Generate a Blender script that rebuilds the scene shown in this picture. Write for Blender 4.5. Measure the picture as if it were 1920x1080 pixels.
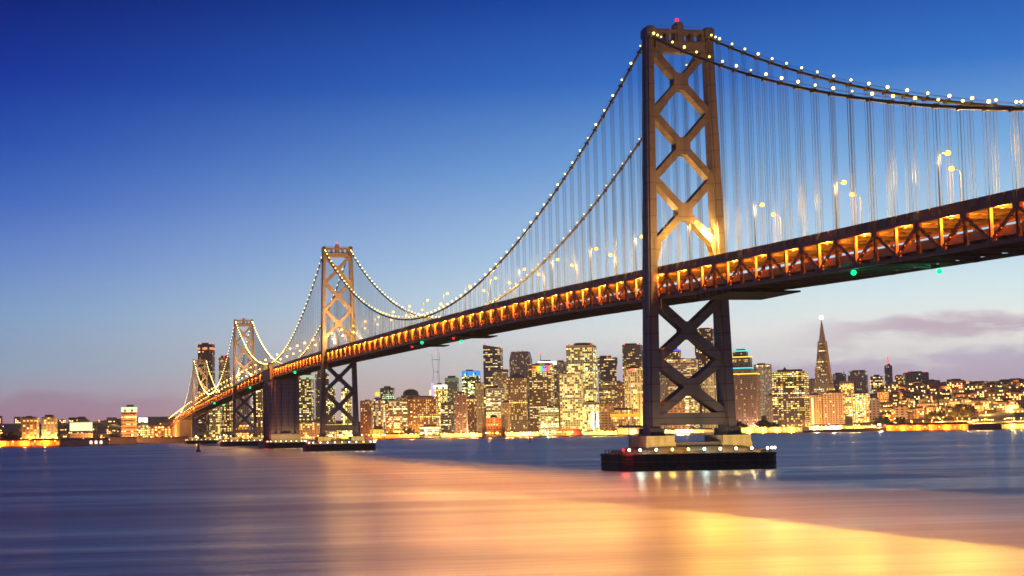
import bpy, bmesh, math, random
from mathutils import Vector, Matrix
import numpy as np
for _o in list(bpy.data.objects): bpy.data.objects.remove(_o)
S=bpy.context.scene; COL=S.collection
# ---------------------------------------------------------------- camera
cd=bpy.data.cameras.new('camera'); cam=bpy.data.objects.new('camera',cd); COL.objects.link(cam)
cd.sensor_width=36.0; cd.lens=2942.62/1920*36; cd.shift_x=269.83/1920; cd.shift_y=39.58/1920
cd.clip_start=1.0; cd.clip_end=60000
_y,_p,_r=0.1824,0.07884,-0.01512
_F=Vector((-math.cos(_y)*math.cos(_p),math.sin(_y)*math.cos(_p),math.sin(_p)))
_R=_F.cross(Vector((0,0,1))).normalized(); _U=_R.cross(_F)
_R2=_R*math.cos(_r)+_U*math.sin(_r); _U2=_U*math.cos(_r)-_R*math.sin(_r)
_m=Matrix((_R2,_U2,-_F)).transposed().to_4x4(); _m.translation=Vector((486.62,-195.911,13.307))
cam.matrix_world=_m; S.camera=cam
S.view_settings.view_transform='Standard'; S.view_settings.look='None'; S.view_settings.exposure=0.0; S.view_settings.gamma=1.0
S.cycles.max_bounces=4; S.cycles.diffuse_bounces=2; S.cycles.glossy_bounces=3; S.cycles.volume_bounces=0
S.cycles.sample_clamp_indirect=6.0; S.cycles.use_denoising=True; S.cycles.filter_width=1.6
S.cycles.use_light_tree=True
HAZE=2.6e-5
def lin(c):
    return tuple(((x/255)/12.92 if x/255<=0.04045 else ((x/255+0.055)/1.055)**2.4) for x in c)+(1.0,)
# ---------------------------------------------------------------- dusk sky
W=bpy.data.worlds.new('World'); S.world=W; W.use_nodes=True
nt=W.node_tree; nt.nodes.clear(); N=nt.nodes.new; Lk=nt.links.new
def mth(op,a,b=None,c=None,clamp=False,tree=None):
    t=tree or nt; n=t.nodes.new('ShaderNodeMath'); n.operation=op; n.use_clamp=clamp
    for i,v in enumerate((a,b,c)):
        if v is None: continue
        if isinstance(v,(int,float)): n.inputs[i].default_value=v
        else: t.links.new(v,n.inputs[i])
    return n.outputs[0]
def mrange(v,a,b,c=0.0,d=1.0,tree=None,smooth=True):
    t=tree or nt; n=t.nodes.new('ShaderNodeMapRange'); n.interpolation_type='SMOOTHSTEP' if smooth else 'LINEAR'
    t.links.new(v,n.inputs[0]); 
    for i,x in enumerate((a,b,c,d)): n.inputs[i+1].default_value=x
    return n.outputs[0]
def ramp(v,stops,tree=None):
    t=tree or nt; n=t.nodes.new('ShaderNodeValToRGB'); t.links.new(v,n.inputs[0]); e=n.color_ramp.elements
    while len(e)>1: e.remove(e[-1])
    e[0].position=stops[0][0]; e[0].color=stops[0][1]
    for p_,c_ in stops[1:]:
        k=e.new(p_); k.color=c_
    return n.outputs[0]
def mix(f,a,b,tree=None):
    t=tree or nt; n=t.nodes.new('ShaderNodeMix'); n.data_type='RGBA'
    if isinstance(f,(int,float)): n.inputs[0].default_value=f
    else: t.links.new(f,n.inputs[0])
    for i,v in ((6,a),(7,b)):
        if isinstance(v,tuple): n.inputs[i].default_value=v
        else: t.links.new(v,n.inputs[i])
    return n.outputs[2]
tc=N('ShaderNodeTexCoord'); sp=N('ShaderNodeSeparateXYZ'); Lk(tc.outputs['Generated'],sp.inputs[0])
elev=mth('MULTIPLY',mth('ARCSINE',sp.outputs[2]),57.2958)
azm=mth('MULTIPLY',mth('ARCTAN2',sp.outputs[1],mth('MULTIPLY',sp.outputs[0],-1.0)),57.2958)   # degrees from -x towards +y
tt=mth('DIVIDE',elev,40.0,clamp=True)
def st(l): return [(max(0,e)/40.0,lin(c)) for e,c in l]
left=ramp(tt,st([(0,(172,122,140)),(0.6,(182,142,158)),(1.4,(172,160,180)),(2.6,(150,172,198)),(4.4,(128,164,208)),(6.4,(98,136,205)),(8.4,(60,104,194)),(10.5,(28,76,176)),(13,(6,48,152)),(16,(0,26,112)),(25,(0,20,84)),(40,(3,16,60))]))
right=ramp(tt,st([(0,(200,170,180)),(1.2,(212,192,200)),(2.2,(236,230,230)),(3.4,(252,252,246)),(4.6,(228,248,250)),(6.2,(192,226,248)),(9.6,(122,176,228)),(12.5,(54,120,204)),(15.5,(16,78,172)),(20,(22,66,150)),(28,(10,40,110)),(40,(6,26,80))]))
af=mrange(mth('COSINE',mth('DIVIDE',mth('SUBTRACT',azm,58.0),57.2958)),0.42,0.94)
col=mix(af,left,right)
# warm glow of the city low in the middle
gl=mth('MULTIPLY',mrange(elev,4.5,0.0),mrange(mth('ABSOLUTE',mth('SUBTRACT',azm,12.0)),12.0,0.0))
col=mix(mth('MULTIPLY',gl,0.5),col,lin((224,196,168)))
# fog bank and cloud streaks in the distance on the right
def cloudnoise(sx,sz,det,off):
    cb=N('ShaderNodeCombineXYZ'); Lk(mth('MULTIPLY',azm,sx),cb.inputs[0]); Lk(mth('MULTIPLY',elev,sz),cb.inputs[1]); cb.inputs[2].default_value=off
    nn=N('ShaderNodeTexNoise'); nn.inputs['Scale'].default_value=1.0; nn.inputs['Detail'].default_value=det; nn.inputs['Roughness'].default_value=.55; Lk(cb.outputs[0],nn.inputs['Vector']); return nn.outputs[0]
n1=cloudnoise(.28,.8,4,3.3); n2=cloudnoise(.16,1.5,5,9.1)
edge=mth('ADD',elev,mth('MULTIPLY',mth('SUBTRACT',n1,0.5),-2.2))
fog=mth('MULTIPLY',mrange(edge,2.5,2.0),mrange(azm,14.0,22.0))
col=mix(mth('MULTIPLY',fog,0.85),col,ramp(mth('DIVIDE',elev,3.0,clamp=True),[(0,lin((182,150,166))),(.45,lin((194,174,194))),(1,lin((200,196,222)))]))
band=mth('MULTIPLY',mrange(mth('ABSOLUTE',mth('SUBTRACT',mth('ADD',elev,mth('MULTIPLY',mth('SUBTRACT',n1,0.5),-2.2)),mth('ADD',3.3,mth('MULTIPLY',mth('SUBTRACT',azm,33.0),0.035)))),0.62,0.1),mrange(azm,24.0,30.0))
band=mth('MULTIPLY',band,mrange(n2,.34,.48))
col=mix(mth('MULTIPLY',band,0.85),col,lin((200,178,196)))
fogl=mth('MULTIPLY',mrange(edge,1.7,1.0),mrange(azm,9.0,-1.0))
col=mix(mth('MULTIPLY',fogl,0.5),col,lin((160,124,150)))
col=mix(mrange(elev,0.0,-1.0),col,lin((70,66,80)))
bg=N('ShaderNodeBackground'); Lk(col,bg.inputs[0]); bg.inputs[1].default_value=1.0
wo=N('ShaderNodeOutputWorld'); Lk(bg.outputs[0],wo.inputs[0])
# ---------------------------------------------------------------- helpers
rnd=random.Random(11)
class MB:
    def __init__(s): s.v=[];s.f=[];s.m=[];s.uv=[]
    def face(s,pts,mi=0,uv=None):
        b=len(s.v); s.v+= [tuple(q) for q in pts]; s.f.append(tuple(range(b,b+len(pts)))); s.m.append(mi); s.uv.append(uv or [(0,0)]*len(pts))
    def box(s,x0,x1,y0,y1,z0,z1,mi=0):
        s.hexa([(x0,y0,z0),(x1,y0,z0),(x1,y1,z0),(x0,y1,z0),(x0,y0,z1),(x1,y0,z1),(x1,y1,z1),(x0,y1,z1)],mi)
    def hexa(s,c,mi=0):
        b=len(s.v); s.v+=[tuple(q) for q in c]
        for q in ((3,2,1,0),(4,5,6,7),(0,1,5,4),(1,2,6,5),(2,3,7,6),(3,0,4,7)):
            s.f.append(tuple(b+i for i in q)); s.m.append(mi); s.uv.append([(0,0)]*4)
    def bar(s,a,b,w,h,up=(0,0,1),mi=0):
        a=Vector(a);b=Vector(b);d=(b-a).normalized();u=Vector(up); r=d.cross(u)
        if r.length<1e-4: r=d.cross(Vector((1,0,0)))
        r.normalize(); u=r.cross(d); r*=w/2;u*=h/2
        s.hexa([a-r-u,a+r-u,b+r-u,b-r-u,a-r+u,a+r+u,b+r+u,b-r+u],mi)
    def tube(s,pts,r,n=6,mi=0,caps=True):
        pts=[Vector(q) for q in pts]; b=len(s.v); R_=r if isinstance(r,(list,tuple)) else [r]*len(pts)
        for i,q in enumerate(pts):
            d=(pts[min(i+1,len(pts)-1)]-pts[max(i-1,0)]).normalized()
            x=d.cross(Vector((0,1,0)) if abs(d.y)<.9 else Vector((1,0,0))).normalized(); y=d.cross(x)
            for k in range(n):
                a=2*math.pi*k/n; s.v.append(tuple(q+x*math.cos(a)*R_[i]+y*math.sin(a)*R_[i]))
        for i in range(len(pts)-1):
            for k in range(n):
                k2=(k+1)%n; s.f.append((b+i*n+k,b+i*n+k2,b+(i+1)*n+k2,b+(i+1)*n+k)); s.m.append(mi); s.uv.append([(0,0)]*4)
        if caps:
            s.f.append(tuple(b+k for k in range(n))[::-1]); s.m.append(mi); s.uv.append([(0,0)]*n)
            s.f.append(tuple(b+(len(pts)-1)*n+k for k in range(n))); s.m.append(mi); s.uv.append([(0,0)]*n)
    def ball(s,c,r,mi=0,n=8,k=5,sz=1.0):
        c=Vector(c); b=len(s.v)
        for i in range(1,k):
            t=math.pi*i/k
            for j in range(n): a=2*math.pi*j/n; s.v.append((c.x+r*math.sin(t)*math.cos(a),c.y+r*math.sin(t)*math.sin(a),c.z+r*sz*math.cos(t)))
        s.v.append((c.x,c.y,c.z+r*sz)); s.v.append((c.x,c.y,c.z-r*sz)); T=len(s.v)-2;Bm=T+1
        for j in range(n):
            j2=(j+1)%n
            s.f.append((T,b+j,b+j2)); s.f.append((Bm,b+(k-2)*n+j2,b+(k-2)*n+j)); s.m+=[mi,mi]; s.uv+=[[(0,0)]*3]*2
            for i in range(k-2):
                s.f.append((b+i*n+j,b+(i+1)*n+j,b+(i+1)*n+j2,b+i*n+j2)); s.m.append(mi); s.uv.append([(0,0)]*4)
    def prism(s,poly,z0,z1,mi=0,top=None,cap=True):
        # poly: list of (x,y); top: optional poly at z1; UVs in metres along the wall
        top=top or poly; n=len(poly); acc=0
        for i in range(n):
            j=(i+1)%n; L=math.dist(poly[i],poly[j]) or .01
            s.face([(*poly[i],z0),(*poly[j],z0),(*top[j],z1),(*top[i],z1)],mi,[(acc,z0),(acc+L,z0),(acc+L,z1),(acc,z1)]); acc+=math.ceil(L)+3
        if cap: s.face([(*q,z1) for q in top],mi,[(-500,-500)]*n)
    def mesh(s,name,mats):
        me=bpy.data.meshes.new(name); me.from_pydata(s.v,[],s.f)
        for m_ in (mats if isinstance(mats,(list,tuple)) else [mats]): me.materials.append(m_)
        me.polygons.foreach_set('material_index',s.m)
        ul=me.uv_layers.new(name='UVMap'); flat=[c for fu in s.uv for q in fu for c in q]; ul.data.foreach_set('uv',flat)
        me.update(); return me
def obj(name,mb,mats,parent=None,loc=None,smooth=False):
    me=mb.mesh(name,mats) if isinstance(mb,MB) else mb
    o=bpy.data.objects.new(name,me); COL.objects.link(o)
    if parent: o.parent=parent
    if loc is not None: o.location=loc
    if smooth:
        for q in me.polygons: q.use_smooth=True
    return o
def empty(name,loc=(0,0,0),rz=0):
    o=bpy.data.objects.new(name,None); COL.objects.link(o); o.location=loc; o.rotation_euler=(0,0,rz); o.empty_display_size=1; return o
def tag(o,label=None,cat=None,group=None,kind=None):
    if label: o['label']=label
    if cat: o['category']=cat
    if group: o['group']=group
    if kind: o['kind']=kind
    return o
def mat(name,color,rough=.7,metal=0.0,var=0.0,vscale=.3,spec=.4,streak=False):
    m=bpy.data.materials.new(name); m.use_nodes=True; t=m.node_tree; b=t.nodes['Principled BSDF']
    b.inputs['Base Color'].default_value=(*color,1); b.inputs['Roughness'].default_value=rough; b.inputs['Metallic'].default_value=metal
    b.inputs['Specular IOR Level'].default_value=spec
    if var:
        c=t.nodes.new('ShaderNodeTexCoord'); mp=t.nodes.new('ShaderNodeMapping'); mp.inputs['Scale'].default_value=(1,1,.12) if streak else (1,1,1)
        n=t.nodes.new('ShaderNodeTexNoise'); n.inputs['Scale'].default_value=vscale; n.inputs['Detail'].default_value=5
        t.links.new(c.outputs['Object'],mp.inputs[0]); t.links.new(mp.outputs[0],n.inputs['Vector'])
        r=t.nodes.new('ShaderNodeMapRange'); t.links.new(n.outputs[0],r.inputs[0]); r.inputs[1].default_value=.3; r.inputs[2].default_value=.7; r.inputs[3].default_value=1-var; r.inputs[4].default_value=1+var
        v=t.nodes.new('ShaderNodeVectorMath'); v.operation='SCALE'; v.inputs[0].default_value=color; t.links.new(r.outputs[0],v.inputs[3]); t.links.new(v.outputs[0],b.inputs['Base Color'])
    return m
def emat(name,color,strength,sample=False):
    m=bpy.data.materials.new(name); m.use_nodes=True; t=m.node_tree; t.nodes.clear()
    e=t.nodes.new('ShaderNodeEmission'); e.inputs[0].default_value=(*color,1); e.inputs[1].default_value=strength
    o=t.nodes.new('ShaderNodeOutputMaterial'); t.links.new(e.outputs[0],o.inputs[0])
    m.cycles.emission_sampling='AUTO' if sample else 'NONE'
    return m
def plight(name,loc,col,power,parent=None,r=.4):
    l=bpy.data.lights.new(name,'POINT'); l.color=col; l.energy=power; l.shadow_soft_size=r
    o=bpy.data.objects.new(name,l); COL.objects.link(o); o.location=loc
    if parent: o.parent=parent
    return o
# ---------------------------------------------------------------- measured layout (metres)
BUMPS=[(-3472, 1945, 88, 300), (-3592, 2140, 96, 320), (-3548, 2310, 80, 380), (-3425, 2410, 88, 400), (-3238, 2503, 90, 500), (-4147, 2164, 50, 400), (-4701, -547, 52, 450), (-5111, -359, 50, 500), (-4513, -129, 56, 240), (-5306, 93, 80, 500), (-5987, 388, 85, 700), (-4681, -775, 60, 500)]
SHORE=([-20, -6, 0, 2.9, 8, 15.6, 24, 33, 50], [2450, 2450, 2500, 2980, 3150, 3200, 3450, 3650, 3800])
CITY=[
(-2137.8, -274.8, -0.5, 24.3, 19.4, 46.5, 10.3, 'greyA', 'left one of two grey flat roofed apartment slabs on the far left shore', ''),
(-2144.1, -244.7, -0.5, 22.1, 17.7, 47.0, 10.9, 'greyA', 'right one of two grey flat roofed apartment slabs on the far left shore', ''),
(-2673.1, -98.9, -0.5, 27.9, 22.3, 71.7, 9.8, 'stripe', 'striped tower with a glowing white green crown left of the bridge end', 'crown:greenwhite'),
(-2753.8, -68.4, -0.5, 19.4, 15.5, 37.1, 7.3, 'glass', 'low glassy building under a bright white roof sign left of the bridge end', 'sign:white'),
(-2391.8, -193.3, -0.5, 40.3, 32.2, 21.7, 0.1, 'dim', 'low building carrying a long glowing pale green screen on its roof', 'screen:pale'),
(-2860.0, -24.7, -0.5, 58.5, 46.8, 33.9, 2.9, 'orange', 'low wide orange lit warehouse at the bridge end', ''),
(-3824.4, 146.2, 2.5, 40.1, 32.1, 258.8, 18.5, 'darkrib', 'tall dark tower with an orange roof band behind the farthest bridge tower', 'band:orange red2'),
(-3612.9, 176.6, 0.6, 27.2, 21.7, 213.6, 15.2, 'beige', 'beige high-rise with a red beacon just left of the third bridge tower', 'red1'),
(-2914.9, 90.1, -0.5, 25.1, 20.1, 72.8, 12.8, 'greenlit', 'mid-rise with rows of greenish yellow windows between the two farthest bridge towers', ''),
(-3156.3, 138.8, -0.4, 24.6, 19.7, 92.6, -2.8, 'busy', 'mid-rise with busy yellow windows left of the third bridge tower', ''),
(-3401.0, 201.5, -0.2, 34.1, 27.2, 111.6, 15.8, 'pale', 'pale hazy tower seen between the legs of the third bridge tower', ''),
(-2713.3, 128.5, -0.5, 28.2, 22.6, 34.0, 5.8, 'orange', 'orange lit low building under the third bridge tower', ''),
(-3186.7, 215.3, -0.4, 23.2, 18.5, 126.0, 12.4, 'bright', 'narrow tower of bright yellow windows left of the concrete anchorage', ''),
(-2957.8, 189.1, -0.5, 25.0, 20.0, 64.2, 0.4, 'busy', 'mid-rise dotted with orange windows left of the concrete anchorage', ''),
(-3226.6, 333.2, -0.4, 37.7, 30.2, 152.8, 20.1, 'greenlit', 'wide glass tower right of the anchorage, left one of the pair', 'crown:pale'),
(-3452.0, 408.9, -0.3, 31.2, 25.0, 166.1, -1.3, 'darkglass', 'dark glass tower right of the anchorage, behind the leg of the second bridge tower', ''),
(-3223.6, 394.4, -0.4, 20.8, 16.6, 128.1, 17.0, 'greenlit', 'glass tower with lit top floors between the legs of the second bridge tower', 'crown:pale'),
(-2771.0, 275.0, -0.5, 48.7, 38.9, 36.9, 12.2, 'busy', 'low block full of orange windows at the water right of the anchorage', ''),
(-2769.2, 323.8, -0.5, 37.1, 29.7, 32.9, 5.1, 'busy', 'low block full of yellow windows under the second bridge tower', ''),
(-3221.2, 432.1, -0.5, 21.5, 17.2, 120.0, 19.6, 'bright', 'slim tower with a glowing vertical strip between the legs of the second bridge tower', 'vstrip:yellow'),
(-2991.4, 438.7, -0.5, 25.6, 20.5, 85.6, 20.3, 'brown', 'brown brick block just right of the second bridge tower', ''),
(-3215.2, 508.7, -0.5, 26.7, 21.3, 93.7, 2.8, 'gridwhite', 'block with a white grid front below a round yellow roof sign', 'ball:yellow'),
(-3438.9, 574.8, -0.4, 32.6, 26.0, 126.5, 21.1, 'darkteal', 'dark block with a column of pale green windows', ''),
(-2986.9, 493.4, -0.5, 25.6, 20.5, 78.9, 5.2, 'busy', 'low block between a white gridded block and a banded office block', ''),
(-2985.4, 509.6, -0.5, 41.4, 33.1, 84.6, 19.5, 'bandlit', 'office block with rows of greenish white lit floors', ''),
(-3657.5, 682.0, -0.2, 50.2, 40.2, 113.4, 12.0, 'dim', 'dark building with a rounded dome roof behind the brown block', 'dome'),
(-3434.8, 613.4, -0.4, 30.2, 24.2, 101.7, 5.7, 'dim', 'dim flat block beneath the dome roofed building', ''),
(-2982.3, 540.2, -0.5, 18.5, 14.8, 89.0, 20.0, 'brown', 'narrow brown block on the left of the wide brown block', ''),
(-2978.7, 573.2, -0.5, 53.5, 42.8, 92.1, 18.5, 'brownwide', 'wide red brown block with many small yellow windows', ''),
(-2753.4, 530.7, -0.5, 43.8, 35.1, 25.4, 12.6, 'paleLow', 'low pale green lit hall on the waterfront below the brown block', ''),
(-3423.0, 710.1, -0.4, 31.5, 25.2, 132.8, 19.0, 'bright', 'block with a blazing white crown beside a purple sign', 'crown:white blade:purple'),
(-3642.6, 792.6, -0.2, 33.2, 26.6, 157.7, 23.5, 'greengrey', 'pale green grey tower with chamfered top', 'crown:dimgreen'),
(-2973.3, 618.8, -0.4, 26.8, 21.4, 77.1, 7.3, 'bandlit', 'banded mid-rise below the pale green grey tower', ''),
(-3634.7, 844.6, -0.2, 45.7, 36.5, 175.6, 22.2, 'glass', 'glass tower with a bright blue crown', 'crown:blue'),
(-3192.4, 706.5, -0.4, 29.1, 23.3, 104.9, 21.8, 'brown', 'brown tower with scattered windows below the blue crowned tower', ''),
(-2965.7, 675.1, -0.4, 20.1, 16.1, 89.5, 8.2, 'brown', 'brown block with one bright lit top floor', 'band:yellow'),
(-3408.4, 809.1, -0.2, 20.2, 16.1, 136.7, 20.5, 'beige', 'slim beige tower right of the blue crowned tower', ''),
(-3846.8, 963.6, 0.1, 49.9, 39.9, 258.6, 25.0, 'slate', 'tall slate tower with a slanted roof and red corner beacons', 'red2 slant'),
(-3399.5, 862.2, -0.1, 35.8, 28.6, 168.3, 23.2, 'darkroof', 'grey banded tower with a dark overhanging roof slab', 'cap'),
(-3179.8, 788.5, -0.2, 42.8, 34.2, 116.4, 9.0, 'bandlit', 'banded office block below the tall slate tower', ''),
(-2736.2, 664.7, -0.4, 49.6, 39.7, 42.4, 15.0, 'redbrick', 'ornate red brick hall with a small dome on the waterfront', 'dome'),
(-2954.1, 750.9, -0.3, 19.4, 15.6, 77.5, 19.4, 'beige', 'narrow beige block right of the ornate red hall', ''),
(-3840.8, 1043.5, 0.4, 58.1, 46.5, 238.0, 26.0, 'pinkgrey', 'pinkish grey tower with chamfered shoulders and two small roof masts', 'cham'),
(-3397.1, 905.1, 0.0, 47.8, 38.3, 147.4, 19.8, 'brownlit', 'brown tower under a dark pyramid roof', 'pyr'),
(-3404.9, 972.5, 0.3, 56.2, 45.0, 182.3, 28.7, 'brownglass', 'brown tower with a rainbow coloured crown', 'rainbow'),
(-3626.7, 1057.1, 0.7, 48.1, 38.5, 198.7, 20.9, 'dim', 'dim tower with a glowing white roof bar and a thin mast', 'crown:white mast'),
(-3629.6, 1094.9, 1.1, 36.9, 29.5, 196.7, 9.4, 'greyB', 'plain grey tower between the rainbow crowned tower and the white gridded tower', ''),
(-3415.1, 1085.0, 1.3, 68.7, 55.0, 229.2, 28.2, 'whitegrid', 'broad white gridded tower full of yellow windows with red beacons on its roof', 'red2 box'),
(-3193.7, 984.6, 0.4, 51.8, 41.4, 147.9, 23.8, 'whitegrid2', 'lower white gridded tower standing in front of the broad white one', ''),
(-2980.4, 961.5, 0.2, 36.8, 29.4, 75.2, 18.5, 'cream', 'low cream block with a blinding white lit front', 'lamp'),
(-2966.7, 856.7, -0.2, 41.5, 33.2, 64.3, 21.0, 'paleLow', 'pale low office block in front of the rainbow crowned tower', ''),
(-3637.2, 1230.4, 4.1, 51.7, 41.4, 204.8, 11.1, 'dark', 'dark tower with a flared top right of the broad white tower', 'flare red1'),
(-3420.0, 1157.4, 2.5, 43.7, 34.9, 136.7, 25.1, 'darkband', 'dark stepped block below the flared tower', ''),
(-3421.3, 1181.1, 3.1, 33.4, 26.8, 131.8, 13.4, 'brown', 'brown stepped block left of the near bridge tower', ''),
(-3639.5, 1305.6, 7.5, 50.6, 40.5, 236.2, 28.0, 'darkband', 'dark tower with one bright floor behind the left leg of the near bridge tower', 'red2'),
(-3207.5, 1152.5, 2.0, 46.3, 37.0, 159.9, 26.1, 'whiterib', 'white ribbed tower with a red roof sign left of the near bridge tower', 'signred'),
(-2984.9, 1002.2, 0.4, 30.8, 24.6, 72.2, 19.0, 'orangebox', 'plain orange lit box building left of the near bridge tower', ''),
(-2772.6, 969.5, 0.0, 59.3, 47.5, 54.6, 23.7, 'gold', 'long block with a golden glowing upper band left of the near bridge tower', 'band:gold'),
(-3425.8, 1309.9, 9.0, 25.9, 20.7, 144.5, 27.1, 'greyB', 'grey block just right of the left leg of the near bridge tower', ''),
(-3854.5, 1505.9, 14.7, 45.1, 36.0, 226.5, 29.4, 'beigelit', 'beige tower with a blue lit roof edge seen through the near bridge tower', 'crown:blue2'),
(-3426.5, 1363.2, 13.0, 77.9, 62.3, 180.5, 27.7, 'banded', 'broad banded tower seen through the near bridge tower', ''),
(-3851.1, 1606.3, 23.7, 52.6, 42.1, 277.3, 32.6, 'darkbrown', 'tallest dark tower seen beside the right leg of the near bridge tower', 'red2'),
(-3214.0, 1351.4, 8.7, 39.4, 31.5, 152.0, 16.7, 'whiterib', 'pale ribbed block beside the right leg of the near bridge tower', ''),
(-3213.2, 1294.3, 5.9, 45.4, 36.4, 103.7, 27.9, 'bandlit', 'banded block low between the legs of the near bridge tower', ''),
(-2998.4, 1177.5, 1.9, 38.6, 30.9, 75.1, 21.5, 'orangebox', 'plain tan block low between the legs of the near bridge tower', ''),
(-3634.5, 1620.1, 43.4, 37.7, 30.2, 183.7, 31.8, 'darkband', 'dark upper tower outlined with teal light right of the near bridge tower', 'crown:teal'),
(-3424.0, 1528.8, 33.1, 51.2, 40.9, 166.2, 31.8, 'darkband', 'dark shouldered block with a yellow light line under the teal topped tower', 'line:yellow'),
(-3213.6, 1433.2, 14.3, 58.1, 46.5, 147.1, 31.8, 'plum', 'plum coloured block edged with a teal light line', 'line:teal'),
(-3003.1, 1346.5, 5.3, 69.6, 55.7, 133.9, 31.8, 'plum', 'broad plum coloured block edged with a yellow light line', 'line:yellow'),
(-3417.9, 1585.3, 42.4, 40.7, 32.5, 135.2, 12.5, 'palewhite', 'pale white tower with a ribbed crown', 'ribs'),
(-3206.4, 1507.4, 20.8, 21.1, 16.8, 70.6, 30.8, 'greyB', 'grey slab squeezed between the pale tower and the black tower', ''),
(-2991.7, 1460.1, 9.2, 74.0, 59.2, 132.4, 35.5, 'blackgold', 'broad black tower full of golden windows', 'pent'),
(-3397.3, 1716.7, 65.2, 23.6, 18.9, 71.1, 32.2, 'dimgrey', 'dim grey block behind the foot of the pyramid tower', ''),
(-2983.9, 1518.5, 11.7, 28.7, 23.0, 75.0, 30.3, 'vertlit', 'pale block with a glowing vertical line left of the pyramid tower', 'vstrip:yellow'),
(-2978.0, 1558.3, 13.7, 50.3, 40.3, 77.5, 20.9, 'beigebright', 'beige block with scattered lights in front of the pyramid tower', ''),
(-3395.0, 1729.9, 67.4, 12.1, 9.6, 98.3, 30.4, 'brownlit', 'slim block touching the left edge of the pyramid tower', ''),
(-3176.7, 1699.2, 40.3, 30.3, 24.3, 82.9, 35.4, 'busy', 'block with a dark flat roof right of the pyramid tower', 'cap'),
(-3578.7, 1941.5, 98.7, 49.6, 39.7, 64.4, 33.7, 'dimgrey', 'dim grey stepped tower in the haze', 'step'),
(-3793.8, 1997.3, 78.5, 35.6, 28.4, 85.2, 31.1, 'dimgrey', 'hazy grey block beside a thin white spire', 'spire'),
(-2967.1, 1625.4, 17.3, 37.5, 30.0, 71.6, 33.8, 'bright', 'block of bright yellow windows below the dim stepped tower', ''),
(-2962.2, 1653.5, 19.0, 26.5, 21.2, 58.2, 28.2, 'slatelow', 'slate grey block with two dim stripes near the right waterfront', ''),
(-3159.8, 1787.6, 48.0, 24.8, 19.8, 48.6, 34.5, 'beigelit', 'beige lit block left of the slim mast tower', ''),
(-3567.4, 1992.4, 104.2, 31.0, 24.8, 44.7, 36.4, 'busy', 'square lit tower left of the slim mast tower', ''),
(-3761.5, 2135.1, 92.9, 21.8, 17.5, 93.3, 28.8, 'dimgrey', 'slim hazy tower carrying a red lit mast', 'redmast'),
(-3552.9, 2053.6, 109.0, 22.9, 18.3, 40.4, 37.1, 'busy', 'narrow lit block right of the slim mast tower', ''),
(-3742.0, 2210.4, 96.6, 65.0, 52.0, 68.0, 21.6, 'dimspark', 'wide hazy block with yellow and red lights on the hill', 'red2'),
(-2949.9, 1718.5, 23.0, 27.8, 22.2, 34.3, 29.1, 'plainpale', 'plain pale box building near the right waterfront', ''),
(-2944.5, 1745.6, 24.7, 20.6, 16.5, 24.6, 37.5, 'beigelit', 'small beige block left of the wide hill front block', ''),
(-3136.5, 1894.9, 54.8, 47.1, 37.7, 10.7, 36.0, 'dimgrey', 'long grey block on the slope above the orange lit pier', ''),
(-3125.5, 1940.8, 57.4, 37.1, 29.7, -2.0, 24.6, 'dimspark', 'mid-rise on the slope above the orange lit pier', ''),
(-3301.7, 2138.6, 95.1, 30.6, 24.5, -12.1, 39.6, 'busy', 'small lit block on the slope left of the bright yellow block', ''),
(-3091.9, 2069.1, 65.6, 72.4, 58.0, 2.3, 37.3, 'yellowbright', 'wide bright yellow apartment block on the right slope', ''),
(-2891.0, 1971.0, 40.4, 72.6, 58.1, -9.8, 35.7, 'busylow', 'long low lit block at the far right of the waterfront', ''),
(-2906.5, 1911.6, 36.2, 43.1, 34.4, -3.4, 27.8, 'dimspark', 'low dark block left of the far right waterfront block', ''),
]
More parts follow.
